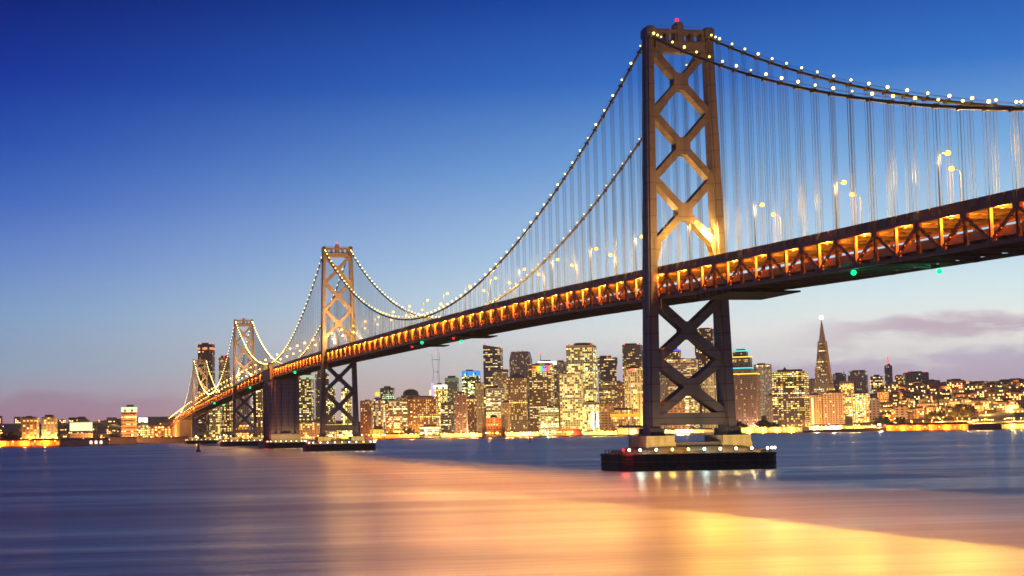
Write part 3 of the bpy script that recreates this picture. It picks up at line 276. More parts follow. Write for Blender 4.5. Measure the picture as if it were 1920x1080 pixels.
WF=[(-2127.8, -275.5, 10.6, 'o'), (-2123.5, -241.6, 10.3, 'y'), (-2113.3, -282.4, 9.7, 'o'), (-2179.1, -293.1, 11.3, 'o'), (-2232.4, -234.6, 10.3, 'o'), (-2180.6, -259.5, 11.9, 'o'), (-2127.6, -259.7, 9.7, 'y'), (-2156.3, -290.4, 11.3, 'o'), (-2208.6, -293.3, 8.8, 'o'), (-2113.4, -259.9, 8.2, 'o'), (-2206.4, -265.8, 11.1, 'o'), (-2192.0, -259.2, 9.2, 'o'), (-2151.8, -250.5, 10.3, 'y'), (-2168.8, -264.9, 9.8, 'y'), (-2565.6, -16.2, 10.2, 'o'), (-2341.8, -146.2, 6.4, 'y'), (-2650.0, -45.1, 14.8, 'o'), (-2392.1, -118.4, 11.0, 'o'), (-2196.2, -159.8, 8.7, 'y'), (-2356.6, -158.7, 12.5, 'o'), (-2375.8, -126.8, 12.7, 'y'), (-2626.2, -18.8, 12.1, 'o'), (-2373.8, -158.7, 7.3, 'y'), (-2571.9, -104.8, 11.0, 'y'), (-2496.7, -99.4, 14.8, 'o'), (-2598.8, -32.2, 10.2, 'o'), (-2559.9, -61.9, 8.3, 'y'), (-2283.7, -143.9, 8.3, 'o'), (-2570.0, -38.8, 8.8, 'y'), (-2434.0, -105.9, 11.7, 'y'), (-2600.0, -59.0, 12.2, 'y'), (-2586.9, -95.4, 15.5, 'o'), (-2577.5, 72.9, 10.4, 'w'), (-2531.8, 19.3, 8.5, 'y'), (-2566.0, 28.8, 7.7, 'y'), (-2619.9, 97.7, 11.3, 'o'), (-2627.0, 150.3, 8.0, 'y'), (-2632.5, 163.4, 10.3, 'o'), (-2646.6, 148.5, 10.3, 'w'), (-2556.4, 58.2, 12.2, 'y'), (-2600.8, 87.1, 10.6, 'y'), (-2627.9, 162.2, 8.0, 'o'), (-2600.2, 129.6, 11.5, 'o'), (-2593.4, 119.4, 9.6, 'y'), (-2564.4, 65.4, 10.8, 'y'), (-2608.7, 111.9, 12.5, 'y'), (-2633.4, 140.4, 12.2, 'y'), (-2567.2, 42.3, 12.1, 'o'), (-2612.5, 135.8, 8.4, 'y'), (-2612.2, 83.4, 13.9, 'y'), (-2535.3, 22.2, 10.3, 'y'), (-2575.0, 43.6, 13.3, 'o'), (-2598.7, 87.1, 12.6, 'o'), (-2596.0, 140.8, 9.7, 'y'), (-2571.6, 84.4, 12.5, 'y'), (-2583.8, 26.6, 12.1, 'w'), (-2652.4, 286.9, 9.3, 'y'), (-2631.4, 363.3, 8.5, 'w'), (-2635.0, 338.8, 10.0, 'w'), (-2639.8, 319.4, 8.3, 'y'), (-2646.5, 235.0, 9.4, 'o'), (-2651.5, 303.7, 7.6, 'y'), (-2636.1, 341.6, 6.5, 'y'), (-2648.4, 299.8, 7.0, 'w'), (-2633.2, 342.2, 9.4, 'w'), (-2648.5, 321.6, 8.1, 'y'), (-2643.8, 303.2, 5.1, 'w'), (-2643.9, 336.2, 9.7, 'y'), (-2644.4, 254.9, 9.4, 'o'), (-2644.6, 275.6, 8.3, 'o'), (-2632.8, 348.7, 6.1, 'o'), (-2642.0, 335.3, 8.4, 'o'), (-2645.9, 291.6, 8.0, 'y'), (-2641.5, 324.5, 8.2, 'w'), (-2638.7, 299.1, 8.1, 'y'), (-2648.1, 356.8, 6.2, 'w'), (-2637.9, 249.3, 7.7, 'o'), (-2641.2, 321.5, 6.3, 'y'), (-2649.2, 338.1, 5.9, 'y'), (-2652.2, 252.1, 10.8, 'y'), (-2634.4, 330.6, 10.3, 'y'), (-2646.5, 365.6, 6.0, 'w'), (-2606.0, 666.1, 7.5, 'o'), (-2637.1, 463.3, 5.1, 'y'), (-2632.6, 505.7, 7.3, 'y'), (-2623.4, 555.0, 5.4, 'o'), (-2601.6, 657.9, 6.6, 'o'), (-2606.0, 638.5, 9.5, 'y'), (-2617.5, 623.9, 10.7, 'y'), (-2645.0, 412.6, 8.4, 'w'), (-2628.6, 464.1, 9.8, 'o'), (-2621.9, 493.0, 10.6, 'w'), (-2634.0, 391.9, 8.6, 'o'), (-2645.7, 387.3, 7.7, 'o'), (-2606.2, 666.2, 10.5, 'y'), (-2638.1, 405.1, 6.4, 'o'), (-2604.6, 657.9, 6.1, 'o'), (-2623.6, 556.5, 6.2, 'y'), (-2621.5, 516.1, 7.1, 'o'), (-2599.3, 664.4, 5.1, 'y'), (-2620.0, 531.5, 7.8, 'y'), (-2644.1, 399.2, 7.6, 'y'), (-2633.1, 533.0, 10.8, 'o'), (-2629.7, 576.4, 7.1, 'w'), (-2612.6, 585.0, 10.9, 'o'), (-2605.9, 616.9, 8.8, 'o'), (-2621.4, 494.6, 9.0, 'y'), (-2616.5, 630.2, 6.7, 'o'), (-2612.2, 573.6, 6.1, 'o'), (-2624.8, 500.0, 10.8, 'y'), (-2624.1, 462.1, 10.3, 'o'), (-2622.6, 472.0, 7.3, 'y'), (-2636.9, 451.0, 6.5, 'o'), (-2644.3, 394.5, 5.9, 'y'), (-2630.5, 376.8, 6.8, 'o'), (-2647.1, 393.1, 10.1, 'o'), (-2625.9, 566.1, 10.3, 'y'), (-2621.9, 598.4, 8.0, 'o'), (-2622.0, 585.9, 5.3, 'w'), (-2614.7, 636.5, 9.4, 'y'), (-2637.8, 408.2, 8.0, 'o'), (-2616.8, 616.5, 10.4, 'w'), (-2612.1, 655.9, 5.5, 'o'), (-2634.9, 405.7, 5.6, 'y'), (-2627.9, 535.7, 8.8, 'w'), (-2630.5, 439.1, 7.7, 'o'), (-2618.5, 592.5, 8.2, 'w'), (-2631.2, 526.3, 7.8, 'o'), (-2609.5, 620.8, 9.5, 'o'), (-2627.5, 592.2, 8.0, 'y'), (-2646.4, 390.5, 6.7, 'o'), (-2626.1, 553.4, 5.5, 'o'), (-2635.4, 467.0, 9.2, 'y'), (-2616.2, 535.8, 5.4, 'o'), (-2601.4, 658.1, 6.3, 'y'), (-2634.0, 454.1, 7.8, 'y'), (-2626.8, 600.5, 8.3, 'o'), (-2616.5, 664.0, 5.1, 'y'), (-2638.8, 389.1, 11.0, 'o'), (-2638.7, 484.8, 10.6, 'o'), (-2618.1, 540.5, 8.1, 'o'), (-2643.5, 407.2, 8.1, 'o'), (-2615.3, 577.7, 10.4, 'y'), (-2624.5, 483.9, 10.7, 'w'), (-2629.6, 797.5, 5.8, 'o'), (-2622.4, 774.8, 7.0, 'o'), (-2653.1, 888.5, 5.7, 'o'), (-2652.6, 877.8, 6.7, 'o'), (-2609.6, 686.5, 10.2, 'o'), (-2627.2, 772.1, 6.7, 'o'), (-2616.0, 746.8, 9.0, 'w'), (-2649.9, 939.1, 6.6, 'y'), (-2631.0, 760.9, 9.7, 'y'), (-2658.0, 927.6, 8.8, 'y'), (-2641.9, 828.7, 5.3, 'w'), (-2633.2, 787.7, 5.8, 'o'), (-2642.3, 811.2, 8.3, 'o'), (-2631.4, 804.0, 6.8, 'w'), (-2649.3, 883.8, 7.4, 'o'), (-2626.3, 755.4, 7.4, 'o'), (-2634.7, 852.3, 8.0, 'y'), (-2637.2, 827.4, 7.0, 'y'), (-2632.8, 792.2, 6.5, 'o'), (-2620.1, 764.8, 6.4, 'o'), (-2644.1, 901.7, 5.1, 'y'), (-2634.1, 780.3, 6.3, 'o'), (-2619.4, 763.5, 6.7, 'o'), (-2615.4, 704.6, 8.8, 'o'), (-2620.6, 697.1, 7.3, 'w'), (-2641.1, 799.9, 10.1, 'o'), (-2614.0, 704.6, 9.6, 'y'), (-2655.3, 950.2, 5.4, 'y'), (-2659.7, 920.1, 6.5, 'o'), (-2614.7, 730.9, 10.8, 'o'), (-2658.5, 943.9, 8.9, 'y'), (-2617.9, 694.3, 5.0, 'o'), (-2629.1, 737.7, 8.9, 'o'), (-2657.6, 949.4, 8.2, 'y'), (-2637.8, 868.7, 5.4, 'y'), (-2649.1, 941.0, 6.6, 'y'), (-2608.4, 668.9, 11.0, 'o'), (-2657.8, 948.5, 10.3, 'y'), (-2637.7, 821.0, 5.2, 'y'), (-2641.6, 871.7, 5.1, 'y'), (-2655.1, 926.7, 5.5, 'o'), (-2651.1, 864.5, 6.4, 'o'), (-2648.6, 871.6, 7.2, 'y'), (-2624.9, 727.0, 9.4, 'y'), (-2611.7, 687.7, 6.2, 'o'), (-2616.3, 733.3, 9.6, 'o'), (-2616.6, 700.4, 8.7, 'o'), (-2642.3, 811.0, 5.3, 'y'), (-2614.6, 709.9, 6.3, 'y'), (-2608.1, 706.8, 5.4, 'y'), (-2636.9, 799.6, 6.9, 'o'), (-2664.3, 961.8, 7.0, 'o'), (-2643.2, 857.7, 7.8, 'o'), (-2641.1, 860.3, 7.2, 'o'), (-2660.6, 1063.3, 5.5, 'y'), (-2674.5, 1057.5, 5.7, 'y'), (-2671.6, 1059.9, 6.9, 'y'), (-2666.9, 1021.6, 6.2, 'w'), (-2666.8, 1125.7, 7.2, 'y'), (-2660.9, 1012.2, 9.9, 'y'), (-2654.4, 1010.9, 5.4, 'y'), (-2669.8, 1043.8, 10.4, 'y'), (-2663.7, 1054.7, 10.7, 'y'), (-2669.3, 1044.3, 6.9, 'y'), (-2669.8, 1048.9, 8.6, 'w'), (-2664.8, 1128.2, 10.0, 'y'), (-2675.9, 1073.6, 10.7, 'y'), (-2678.3, 1114.1, 9.9, 'y'), (-2666.7, 1126.7, 9.8, 'w'), (-2669.3, 1049.4, 5.9, 'y'), (-2663.0, 1050.0, 7.2, 'w'), (-2657.8, 1017.0, 9.5, 'y'), (-2669.8, 1062.7, 7.9, 'w'), (-2674.7, 1054.3, 10.3, 'y'), (-2658.1, 1040.2, 5.6, 'y'), (-2681.0, 1140.4, 6.0, 'y'), (-2669.3, 1063.6, 9.0, 'w'), (-2673.4, 1080.5, 9.6, 'y'), (-2660.4, 1395.8, 7.6, 'o'), (-2656.8, 1377.7, 6.7, 'y'), (-2666.4, 1396.7, 6.3, 'y'), (-2665.5, 1416.1, 8.6, 'y'), (-2645.0, 1449.3, 8.2, 'y'), (-2662.5, 1363.8, 10.7, 'w'), (-2637.8, 1491.3, 7.1, 'y'), (-2665.6, 1356.4, 10.8, 'y'), (-2643.0, 1496.8, 11.1, 'w'), (-2657.4, 1447.7, 9.7, 'y'), (-2664.5, 1365.4, 9.3, 'y'), (-2661.4, 1352.1, 5.3, 'o'), (-2668.0, 1355.5, 11.4, 'y'), (-2646.3, 1479.3, 7.6, 'o'), (-2655.4, 1356.1, 8.5, 'w'), (-2656.8, 1354.3, 7.8, 'y'), (-2645.1, 1447.5, 6.1, 'o'), (-2653.2, 1412.1, 7.2, 'y'), (-2660.0, 1398.8, 7.5, 'w'), (-2669.0, 1352.6, 10.6, 'y'), (-2655.7, 1410.1, 11.6, 'w'), (-2644.5, 1492.7, 10.7, 'w'), (-2651.0, 1440.0, 10.4, 'y'), (-2665.4, 1350.2, 9.5, 'w'), (-2665.3, 1362.9, 7.6, 'y'), (-2658.4, 1369.3, 8.6, 'y'), (-2733.0, 1580.2, 12.6, 'o'), (-2774.9, 1643.5, 7.3, 'o'), (-2742.5, 1627.8, 11.5, 'o'), (-2722.2, 1738.1, 12.8, 'o'), (-2765.0, 1708.5, 11.3, 'y'), (-2753.1, 1744.6, 8.3, 'o'), (-2798.0, 1602.1, 8.1, 'o'), (-2698.4, 1564.1, 12.1, 'o'), (-2745.2, 1573.1, 12.3, 'o'), (-2690.5, 1670.5, 9.7, 'o'), (-2736.7, 1673.2, 9.1, 'o'), (-2692.7, 1598.5, 9.7, 'o'), (-2714.3, 1639.0, 7.2, 'y'), (-2697.7, 1740.2, 10.1, 'y'), (-2603.6, 1789.0, 8.3, 'y'), (-2595.0, 1733.2, 9.5, 'y'), (-2621.1, 1708.6, 10.6, 'o'), (-2607.2, 1693.4, 13.5, 'y'), (-2606.2, 1790.3, 7.4, 'y'), (-2622.8, 1784.3, 7.2, 'o'), (-2609.6, 1821.7, 12.7, 'o'), (-2641.6, 1726.5, 9.0, 'o'), (-2618.8, 1786.2, 8.5, 'y'), (-2598.3, 1763.1, 9.3, 'y'), (-2600.0, 1803.3, 8.8, 'y'), (-2609.4, 1716.9, 10.5, 'y'), (-2602.1, 1734.0, 9.8, 'y'), (-2627.4, 1790.8, 8.2, 'y'), (-2624.8, 1714.0, 11.5, 'y'), (-2597.7, 1809.9, 10.7, 'o'), (-2621.5, 1730.1, 13.0, 'y'), (-2643.2, 1745.3, 11.0, 'y'), (-2597.5, 1725.6, 8.6, 'o'), (-2619.4, 1734.7, 9.2, 'y'), (-2618.7, 1792.4, 8.6, 'y'), (-2606.8, 1769.3, 10.6, 'o'), (-2609.7, 1706.9, 11.6, 'o'), (-2628.1, 1708.0, 9.1, 'y'), (-3108.6, 1966.4, 7.3, 'o'), (-3263.3, 1927.7, 7.5, 'o'), (-3387.4, 1920.2, 7.7, 'y'), (-3280.7, 1894.4, 7.9, 'o'), (-3029.6, 1869.2, 7.0, 'y'), (-3183.8, 2153.6, 7.6, 'y'), (-3261.0, 2221.2, 7.2, 'o'), (-3219.3, 1840.1, 7.4, 'o'), (-3442.6, 2010.5, 7.1, 'y'), (-3423.4, 2162.9, 7.1, 'o'), (-3247.7, 2043.7, 7.6, 'y'), (-2942.8, 1969.9, 7.3, 'o'), (-3447.6, 2209.1, 7.7, 'y'), (-2850.9, 1876.5, 7.8, 'y'), (-3292.5, 1894.8, 7.2, 'o'), (-3270.8, 1954.7, 7.1, 'o'), (-3005.6, 1971.2, 7.6, 'y'), (-3395.7, 2202.4, 8.0, 'o'), (-3428.7, 2204.3, 7.2, 'y'), (-3054.9, 1739.0, 7.2, 'o'), (-3267.7, 2228.5, 7.3, 'y'), (-3019.9, 1836.2, 7.9, 'y'), (-3370.6, 2097.3, 7.7, 'o'), (-3304.3, 2044.8, 7.6, 'o'), (-3073.4, 2043.1, 7.6, 'y'), (-2916.8, 1989.4, 7.0, 'o'), (-2950.9, 1904.0, 8.0, 'o'), (-2979.0, 1703.2, 7.6, 'o'), (-3287.1, 2139.9, 7.1, 'y'), (-2961.8, 1962.6, 8.0, 'y'), (-2872.1, 1953.6, 7.9, 'y'), (-3015.2, 1751.3, 7.1, 'o'), (-3364.2, 2292.7, 7.8, 'o'), (-3212.1, 2144.6, 7.3, 'o'), (-3371.8, 1959.9, 7.6, 'o'), (-3132.5, 1897.8, 7.0, 'o'), (-2858.6, 1959.0, 7.8, 'o'), (-3200.0, 2114.7, 7.5, 'o'), (-2873.0, 1855.1, 7.4, 'y'), (-2920.8, 1847.9, 7.5, 'o'), (-2990.3, 1896.7, 7.9, 'o'), (-3029.6, 1934.2, 7.4, 'y'), (-3347.7, 1974.6, 8.0, 'o'), (-2931.7, 1792.0, 7.7, 'o'), (-3175.1, 2177.7, 8.0, 'y'), (-3453.1, 2058.7, 7.3, 'o'), (-2965.6, 2031.1, 7.2, 'o'), (-3459.6, 2159.0, 7.6, 'o'), (-3066.1, 1976.7, 7.4, 'y'), (-3272.6, 2210.1, 7.4, 'o'), (-3055.4, 1873.1, 7.4, 'y'), (-3091.0, 1943.2, 7.9, 'o'), (-2903.6, 1993.1, 7.6, 'y'), (-3060.3, 1980.1, 7.3, 'o'), (-3100.9, 2091.0, 7.6, 'o'), (-3153.2, 1852.0, 7.8, 'y'), (-3084.8, 1836.7, 7.6, 'o'), (-3023.3, 1905.2, 7.8, 'y'), (-2981.6, 1750.0, 7.2, 'o'), (-3064.1, 1965.9, 7.2, 'o'), (-3267.7, 715.1, 12.0, 'y'), (-2865.8, 1182.4, 9.5, 'y'), (-3169.8, 1157.4, 9.7, 'y'), (-3260.8, 584.1, 9.1, 'w'), (-2773.3, 752.0, 11.4, 'w'), (-3046.7, 1025.1, 10.5, 'w'), (-2927.3, 446.6, 11.0, 'o'), (-3253.9, 1139.6, 9.7, 'w'), (-3139.8, 1191.5, 10.6, 'y'), (-3116.2, 1037.1, 9.8, 'y'), (-3136.5, 684.3, 11.6, 'y'), (-3159.1, 1142.4, 10.5, 'y'), (-3048.4, 1159.5, 8.1, 'w'), (-3110.0, 896.3, 11.5, 'y'), (-2997.4, 1079.5, 10.0, 'o'), (-3075.2, 487.5, 8.6, 'y'), (-2826.2, 810.8, 10.3, 'y'), (-3054.5, 1048.2, 10.6, 'y'), (-2983.3, 860.6, 11.8, 'y'), (-2907.1, 1222.7, 10.1, 'o'), (-3106.3, 1076.6, 10.6, 'y'), (-2980.0, 658.0, 8.1, 'w'), (-3123.0, 1246.4, 10.7, 'y'), (-2945.4, 518.4, 9.6, 'y'), (-3287.1, 1385.2, 9.8, 'y'), (-3189.1, 586.1, 11.2, 'y'), (-3053.6, 837.9, 8.9, 'y'), (-3093.5, 751.8, 11.3, 'w'), (-2917.3, 797.3, 10.2, 'y'), (-3037.7, 1095.7, 11.1, 'y'), (-2968.6, 649.6, 9.0, 'w'), (-3036.0, 1009.0, 11.2, 'y'), (-3100.9, 757.8, 9.3, 'w'), (-3086.5, 813.2, 10.6, 'y'), (-2937.7, 1348.1, 9.5, 'o'), (-3139.7, 1686.8, 11.1, 'y'), (-2939.8, 1479.4, 10.3, 'o'), (-2845.5, 1325.5, 9.2, 'o'), (-3134.0, 1591.8, 8.7, 'w'), (-2872.5, 1384.0, 11.6, 'y'), (-3068.4, 1570.6, 11.9, 'o'), (-3144.4, 1630.2, 11.2, 'y'), (-3088.8, 1432.2, 10.1, 'w'), (-2845.8, 1480.9, 8.5, 'w'), (-2871.0, 1345.4, 10.0, 'o'), (-3158.7, 1569.3, 10.8, 'y'), (-3016.4, 1505.3, 11.5, 'o'), (-2944.4, 1353.7, 10.8, 'w'), (-4549.9, -85.0, 7.7, 'y'), (-4551.0, 105.7, 7.4, 'y'), (-3139.0, -128.0, 8.2, 'y'), (-3432.0, -46.4, 8.0, 'o'), (-4106.1, -416.3, 8.3, 'y'), (-4010.1, -381.9, 7.7, 'o'), (-3484.1, -277.1, 7.5, 'o'), (-3788.9, -24.0, 8.7, 'y'), (-4579.0, -271.7, 8.7, 'y'), (-4510.1, 89.0, 8.6, 'y'), (-4109.0, -336.5, 7.3, 'o'), (-3314.7, -61.3, 8.4, 'y'), (-3079.1, -165.3, 7.6, 'o'), (-4283.3, -418.3, 8.0, 'o'), (-4797.4, -6.0, 8.2, 'o'), (-4264.3, -111.8, 8.2, 'o'), (-4031.9, -324.1, 7.9, 'o'), (-3199.2, -345.5, 7.1, 'o'), (-4496.6, 53.8, 7.7, 'o'), (-4204.1, -28.6, 7.5, 'y'), (-2954.9, -304.1, 7.0, 'o'), (-3832.0, -181.8, 8.6, 'y'), (-4587.8, -135.4, 7.9, 'o'), (-4146.0, -86.3, 9.0, 'o'), (-3621.9, -192.7, 7.2, 'y'), (-3156.4, -299.3, 7.0, 'o'), (-4021.3, -424.3, 9.0, 'o'), (-3105.1, -295.5, 7.9, 'y'), (-3590.0, -81.4, 8.5, 'o'), (-4010.3, 33.8, 8.5, 'o'), (-3332.5, -84.2, 8.3, 'y'), (-4497.9, -200.3, 7.5, 'o'), (-3195.4, -93.4, 7.0, 'o'), (-3440.2, -230.6, 8.2, 'y')]
SHEDS=[(-1961.9, -295.7, 51.8, 11, -2.3, 'orange', 'red orange lit pier shed at the far left edge of the picture'), (-1972.7, -247.9, 44.9, 11, -1.2, 'orange', 'red orange lit pier shed left of the grey pier shed'), (-1951.0, -207.7, 34.9, 11, -0.3, 'greylow', 'blank grey pier shed with a dark doorway on the left shore'), (-2048.9, -170.3, 38.9, 11, 0.6, 'arches', 'grey pier shed with a row of pale lit arches on the left shore'), (-2187.5, -124.0, 44.8, 15, 1.5, 'plainwall', 'long windowless mauve pier shed left of the bridge end'), (-2380.9, -48.7, 91.6, 13, 2.9, 'plainwall', 'long dark windowless pier shed beside the farthest bridge tower'), (-2689.7, 407.0, 19.7, 26, 10.7, 'orangelow', 'small orange lit gateway building below the round yellow sign'), (-2693.3, 351.0, 39.3, 11, 9.8, 'orangelow', 'low orange lit shed under the second bridge tower'), (-2680.9, 455.5, 70.1, 12, 11.6, 'orangelow', 'low orange lit shed left of the pale green hall'), (-2663.1, 576.2, 81.2, 11, 13.8, 'orangelow', 'low orange lit shed left of the ornate red hall'), (-2653.6, 704.0, 66.1, 12, 16.0, 'creamlow', 'cream lit pier shed right of the ornate red hall'), (-2654.4, 804.7, 52.1, 14, 17.7, 'redlow', 'dark red low pier hall with a curved roof'), (-2684.7, 882.7, 67.4, 11, 18.8, 'creamlow', 'cream lit pier shed left of the near bridge tower'), (-2679.8, 946.9, 54.0, 20, 19.8, 'greylow', 'dark grey pier shed touching the left leg of the near bridge tower'), (-2698.2, 1084.4, 122.0, 12, 21.9, 'creamlow', 'bright cream pier shed seen under the near bridge tower'), (-2646.8, 1199.3, 70.0, 15, 24.0, 'gallery', 'left one of two long glowing pier halls right of the near bridge tower'), (-2641.1, 1275.6, 73.6, 15, 25.2, 'gallery', 'right one of two long glowing pier halls right of the near bridge tower'), (-2694.6, 1396.7, 67.1, 16, 26.6, 'creamlow', 'cream pier shed with lit front below the pyramid tower'), (-2685.1, 1469.2, 69.5, 16, 27.7, 'creamlow', 'cream pier shed left of the dark moored ship'), (-2607.3, 1540.0, 84.2, 16, 29.3, 'orange', 'glowing orange pier shed right of the dark moored ship'), (-2592.1, 1624.1, 81.9, 16, 30.6, 'orange', 'glowing orange pier shed at the foot of the dark trees'), (-2561.4, 1765.8, 56.8, 14, 32.8, 'gallery', 'white lit pier hall at the right edge of the picture')]
PYR=(26.59,4107.7,280.6,64.7)
# ================================================================ materials
SODIUM=(1.0,.48,.08); WARM=(1.0,.62,.25)
M_tower=mat('tower_paint',(.165,.13,.13),.55,0,.22,.12,streak=True)
M_truss=mat('truss_shade_tint',(.24,.10,.065),.55,0,.25,.3)  # maroon of the shadows put into the colour of grey paint
M_road=mat('road_concrete',(.22,.19,.17),.85,0,.2,.5)
M_cable=mat('cable_paint',(.06,.05,.045),.6)
M_rope=mat('hanger_rope',(.09,.085,.09),.6)
M_conc=mat('pier_concrete',(.56,.43,.20),.85,0,.35,.35,streak=True)
M_anch=mat('anchorage_concrete',(.42,.28,.23),.85,0,.25,.06,streak=True)
M_fender=mat('fender_timber',(.035,.022,.02),.7,0,.4,.6,streak=True)
M_pole=mat('lamp_pole',(.05,.045,.04),.6)
E_sod=emat('sodium_lamp',(1.0,.38,.045),6)
E_cab=emat('cable_lamp_glow',(1.0,.76,.22),14)
E_wht=emat('white_lamp_glow',(1.0,.88,.55),8)
E_yel=emat('yellow_lamp_glow',(1.0,.66,.12),8)
E_cool=emat('cool_lamp_glow',(.75,1.0,.9),8)
E_red=emat('red_lamp_glow',(1.0,.012,.02),3.5)
E_grn=emat('green_lamp_glow',(.0,1.0,.26),2.4)
def seams(m,period,width,dark,axis=2):
    t=m.node_tree; b=t.nodes['Principled BSDF']; src=b.inputs['Base Color'].links[0].from_socket; c=t.nodes.new('ShaderNodeTexCoord'); s=t.nodes.new('ShaderNodeSeparateXYZ'); t.links.new(c.outputs['Object'],s.inputs[0])
    f=mth('LESS_THAN',mth('FRACT',mth('DIVIDE',s.outputs[axis],period,tree=t),tree=t),width/period,tree=t)
    v=t.nodes.new('ShaderNodeVectorMath'); v.operation='SCALE'; t.links.new(src,v.inputs[0]); t.links.new(mth('SUBTRACT',1.0,mth('MULTIPLY',f,dark,tree=t),tree=t),v.inputs[3]); t.links.new(v.outputs[0],b.inputs['Base Color'])
seams(M_tower,5.5,.35,.45); seams(M_anch,3.6,.35,.4); seams(M_conc,2.0,.12,.3); seams(M_fender,2.7,.4,-1.2)
def tide(m,z0,z1,c2):
    t=m.node_tree; b=t.nodes['Principled BSDF']; src=b.inputs['Base Color'].links[0].from_socket; c=t.nodes.new('ShaderNodeTexCoord'); s=t.nodes.new('ShaderNodeSeparateXYZ'); t.links.new(c.outputs['Object'],s.inputs[0])
    n=t.nodes.new('ShaderNodeTexNoise'); n.inputs['Scale'].default_value=.5; n.inputs['Detail'].default_value=5; t.links.new(c.outputs['Object'],n.inputs['Vector'])
    f=mrange(mth('ADD',s.outputs[2],mth('MULTIPLY',n.outputs[0],1.4,tree=t),tree=t),z0,z1,1,0,tree=t); t.links.new(mix(f,src,c2,tree=t),b.inputs['Base Color'])
tide(M_fender,1.5,2.4,(.05,.06,.035,1)); tide(M_anch,9,13,(.12,.13,.08,1))
# ================================================================ water
def water_mat():
    m=bpy.data.materials.new('bay_water'); m.use_nodes=True; t=m.node_tree; b=t.nodes['Principled BSDF']
    b.inputs['IOR'].default_value=1.4; b.inputs['Specular IOR Level'].default_value=.5
    c=t.nodes.new('ShaderNodeTexCoord')
    def noise(sx,sy,rot,sc,det=4):
        mp=t.nodes.new('ShaderNodeMapping'); mp.inputs['Scale'].default_value=(sx,sy,1); mp.inputs['Rotation'].default_value=(0,0,math.radians(rot))
        n=t.nodes.new('ShaderNodeTexNoise'); n.inputs['Scale'].default_value=sc; n.inputs['Detail'].default_value=det; n.inputs['Roughness'].default_value=.6
        t.links.new(c.outputs['Object'],mp.inputs[0]); t.links.new(mp.outputs[0],n.inputs['Vector']); return n.outputs[0]
    a=noise(1,.12,-14,.06); b2=noise(1,.05,-10,.014,4); c2=noise(1,.16,-18,.5,4)
    s=mth('ADD',mth('MULTIPLY',a,.5,tree=t),mth('MULTIPLY',b2,.5,tree=t),tree=t)
    t.links.new(mrange(s,.38,.62,.28,.40,tree=t),b.inputs['Roughness'])
    t.links.new(mix(mrange(s,.35,.65,tree=t),(.035,.050,.26,1),(.060,.065,.30,1),tree=t),b.inputs['Base Color'])
    bp=t.nodes.new('ShaderNodeBump'); bp.inputs['Strength'].default_value=.24; bp.inputs['Distance'].default_value=1.0
    t.links.new(mth('ADD',mth('MULTIPLY',c2,.5,tree=t),mth('MULTIPLY',a,2.0,tree=t),tree=t),bp.inputs['Height']); t.links.new(bp.outputs[0],b.inputs['Normal'])
    return m
w=MB(); w.face([(-9500,-8000,0),(2500,-8000,0),(2500,9500,0),(-9500,9500,0)])
tag(obj('bay_water',w,water_mat()),'long exposure smooth bay water','water',kind='structure')
# ================================================================ land
CX,CY=486.6,-195.9
def shore(az): return float(np.interp(az,SHORE[0],SHORE[1]))
def gz(x,y): return 2.5+sum((h*math.exp(-((x-bx)**2+(y-by)**2)/(2*r*r)))**4 for bx,by,h,r in BUMPS)**.25
def polar(az,D): a=math.radians(az); return CX-D*math.cos(a),CY+D*math.sin(a)
w=MB(); azl=np.arange(-20,50.01,.7); dl=[0,0,60,200,400,650,900,1150,1400,1700,2000,2400,2900,3500,4200,4900]
for az in azl:
    s0=shore(az)
    for k,d in enumerate(dl):
        x,y=polar(az,s0+d); w.v.append((x,y,-2 if k==0 else gz(x,y)))
nd=len(dl)
for i in range(len(azl)-1):
    for k in range(nd-1):
        a=i*nd+k; w.f.append((a,a+1,a+1+nd,a+nd)); w.m.append(0); w.uv.append([(0,0)]*4)
tag(obj('land',w,mat('city_ground',(.13,.10,.09),.9,0,.3,.01)),'city shore and hills across the water','land',kind='structure')
# ================================================================ bridge
PR=[(460,53.5),(353,56.5),(205,60.5),(160,61.5),(107,62.8),(73.6,63.7),(0,66.3),(-68,68.5),(-138,70.4),(-226,72.2),(-341,73.9),(-498,75.6),(-700,77.8),(-882,79.2),(-1051,79),(-1240,77.4),(-1425,74.6),(-1750,69.5),(-2115,63),(-2434,54),(-2900,40),(-3100,34)]
PX=np.array([a for a,_ in PR][::-1],float); PZ=np.array([b for _,b in PR][::-1],float)
_g=np.arange(-3100,461,5.0); _z=np.interp(_g,PX,PZ); _k=np.ones(25)/25; _z=np.convolve(np.pad(_z,12,'edge'),_k,'valid')
def dz(x): return float(np.interp(x,_g,_z))
P0=.3; PN=9.6
def node(i): return P0+PN*i
I0,I1=-305,44
BR=empty('suspension_bridge',(0,0,0)); tag(BR,'long double deck suspension bridge strung with lamps, crossing the bay to the city','bridge')
YT=10.05
def strip(mb,y0,y1,a,b,i0=I0,i1=I1,mi=0):
    # longitudinal box between dz-a (top) and dz-b (bottom)
    for i in range(i0,i1,2):
        xa,xb=node(i),node(min(i+2,i1)); za,zb=dz(xa),dz(xb)
        mb.hexa([(xa,y0,za-b),(xb,y0,zb-b),(xb,y1,zb-b),(xa,y1,za-b),(xa,y0,za-a),(xb,y0,zb-a),(xb,y1,zb-a),(xa,y1,za-a)],mi)
ud=MB(); strip(ud,-9.4,9.4,1.0,1.25)
for y in (-6.6,-3.3,0,3.3,6.6): strip(ud,y-.2,y+.2,1.253,2.2)
for i in range(I0,I1+1):
    x=node(i); z=dz(x); ud.box(x-.25,x+.25,-9.5,9.5,z-2.75,z-1.255)
UD=obj('upper_deck',ud,M_road,BR)
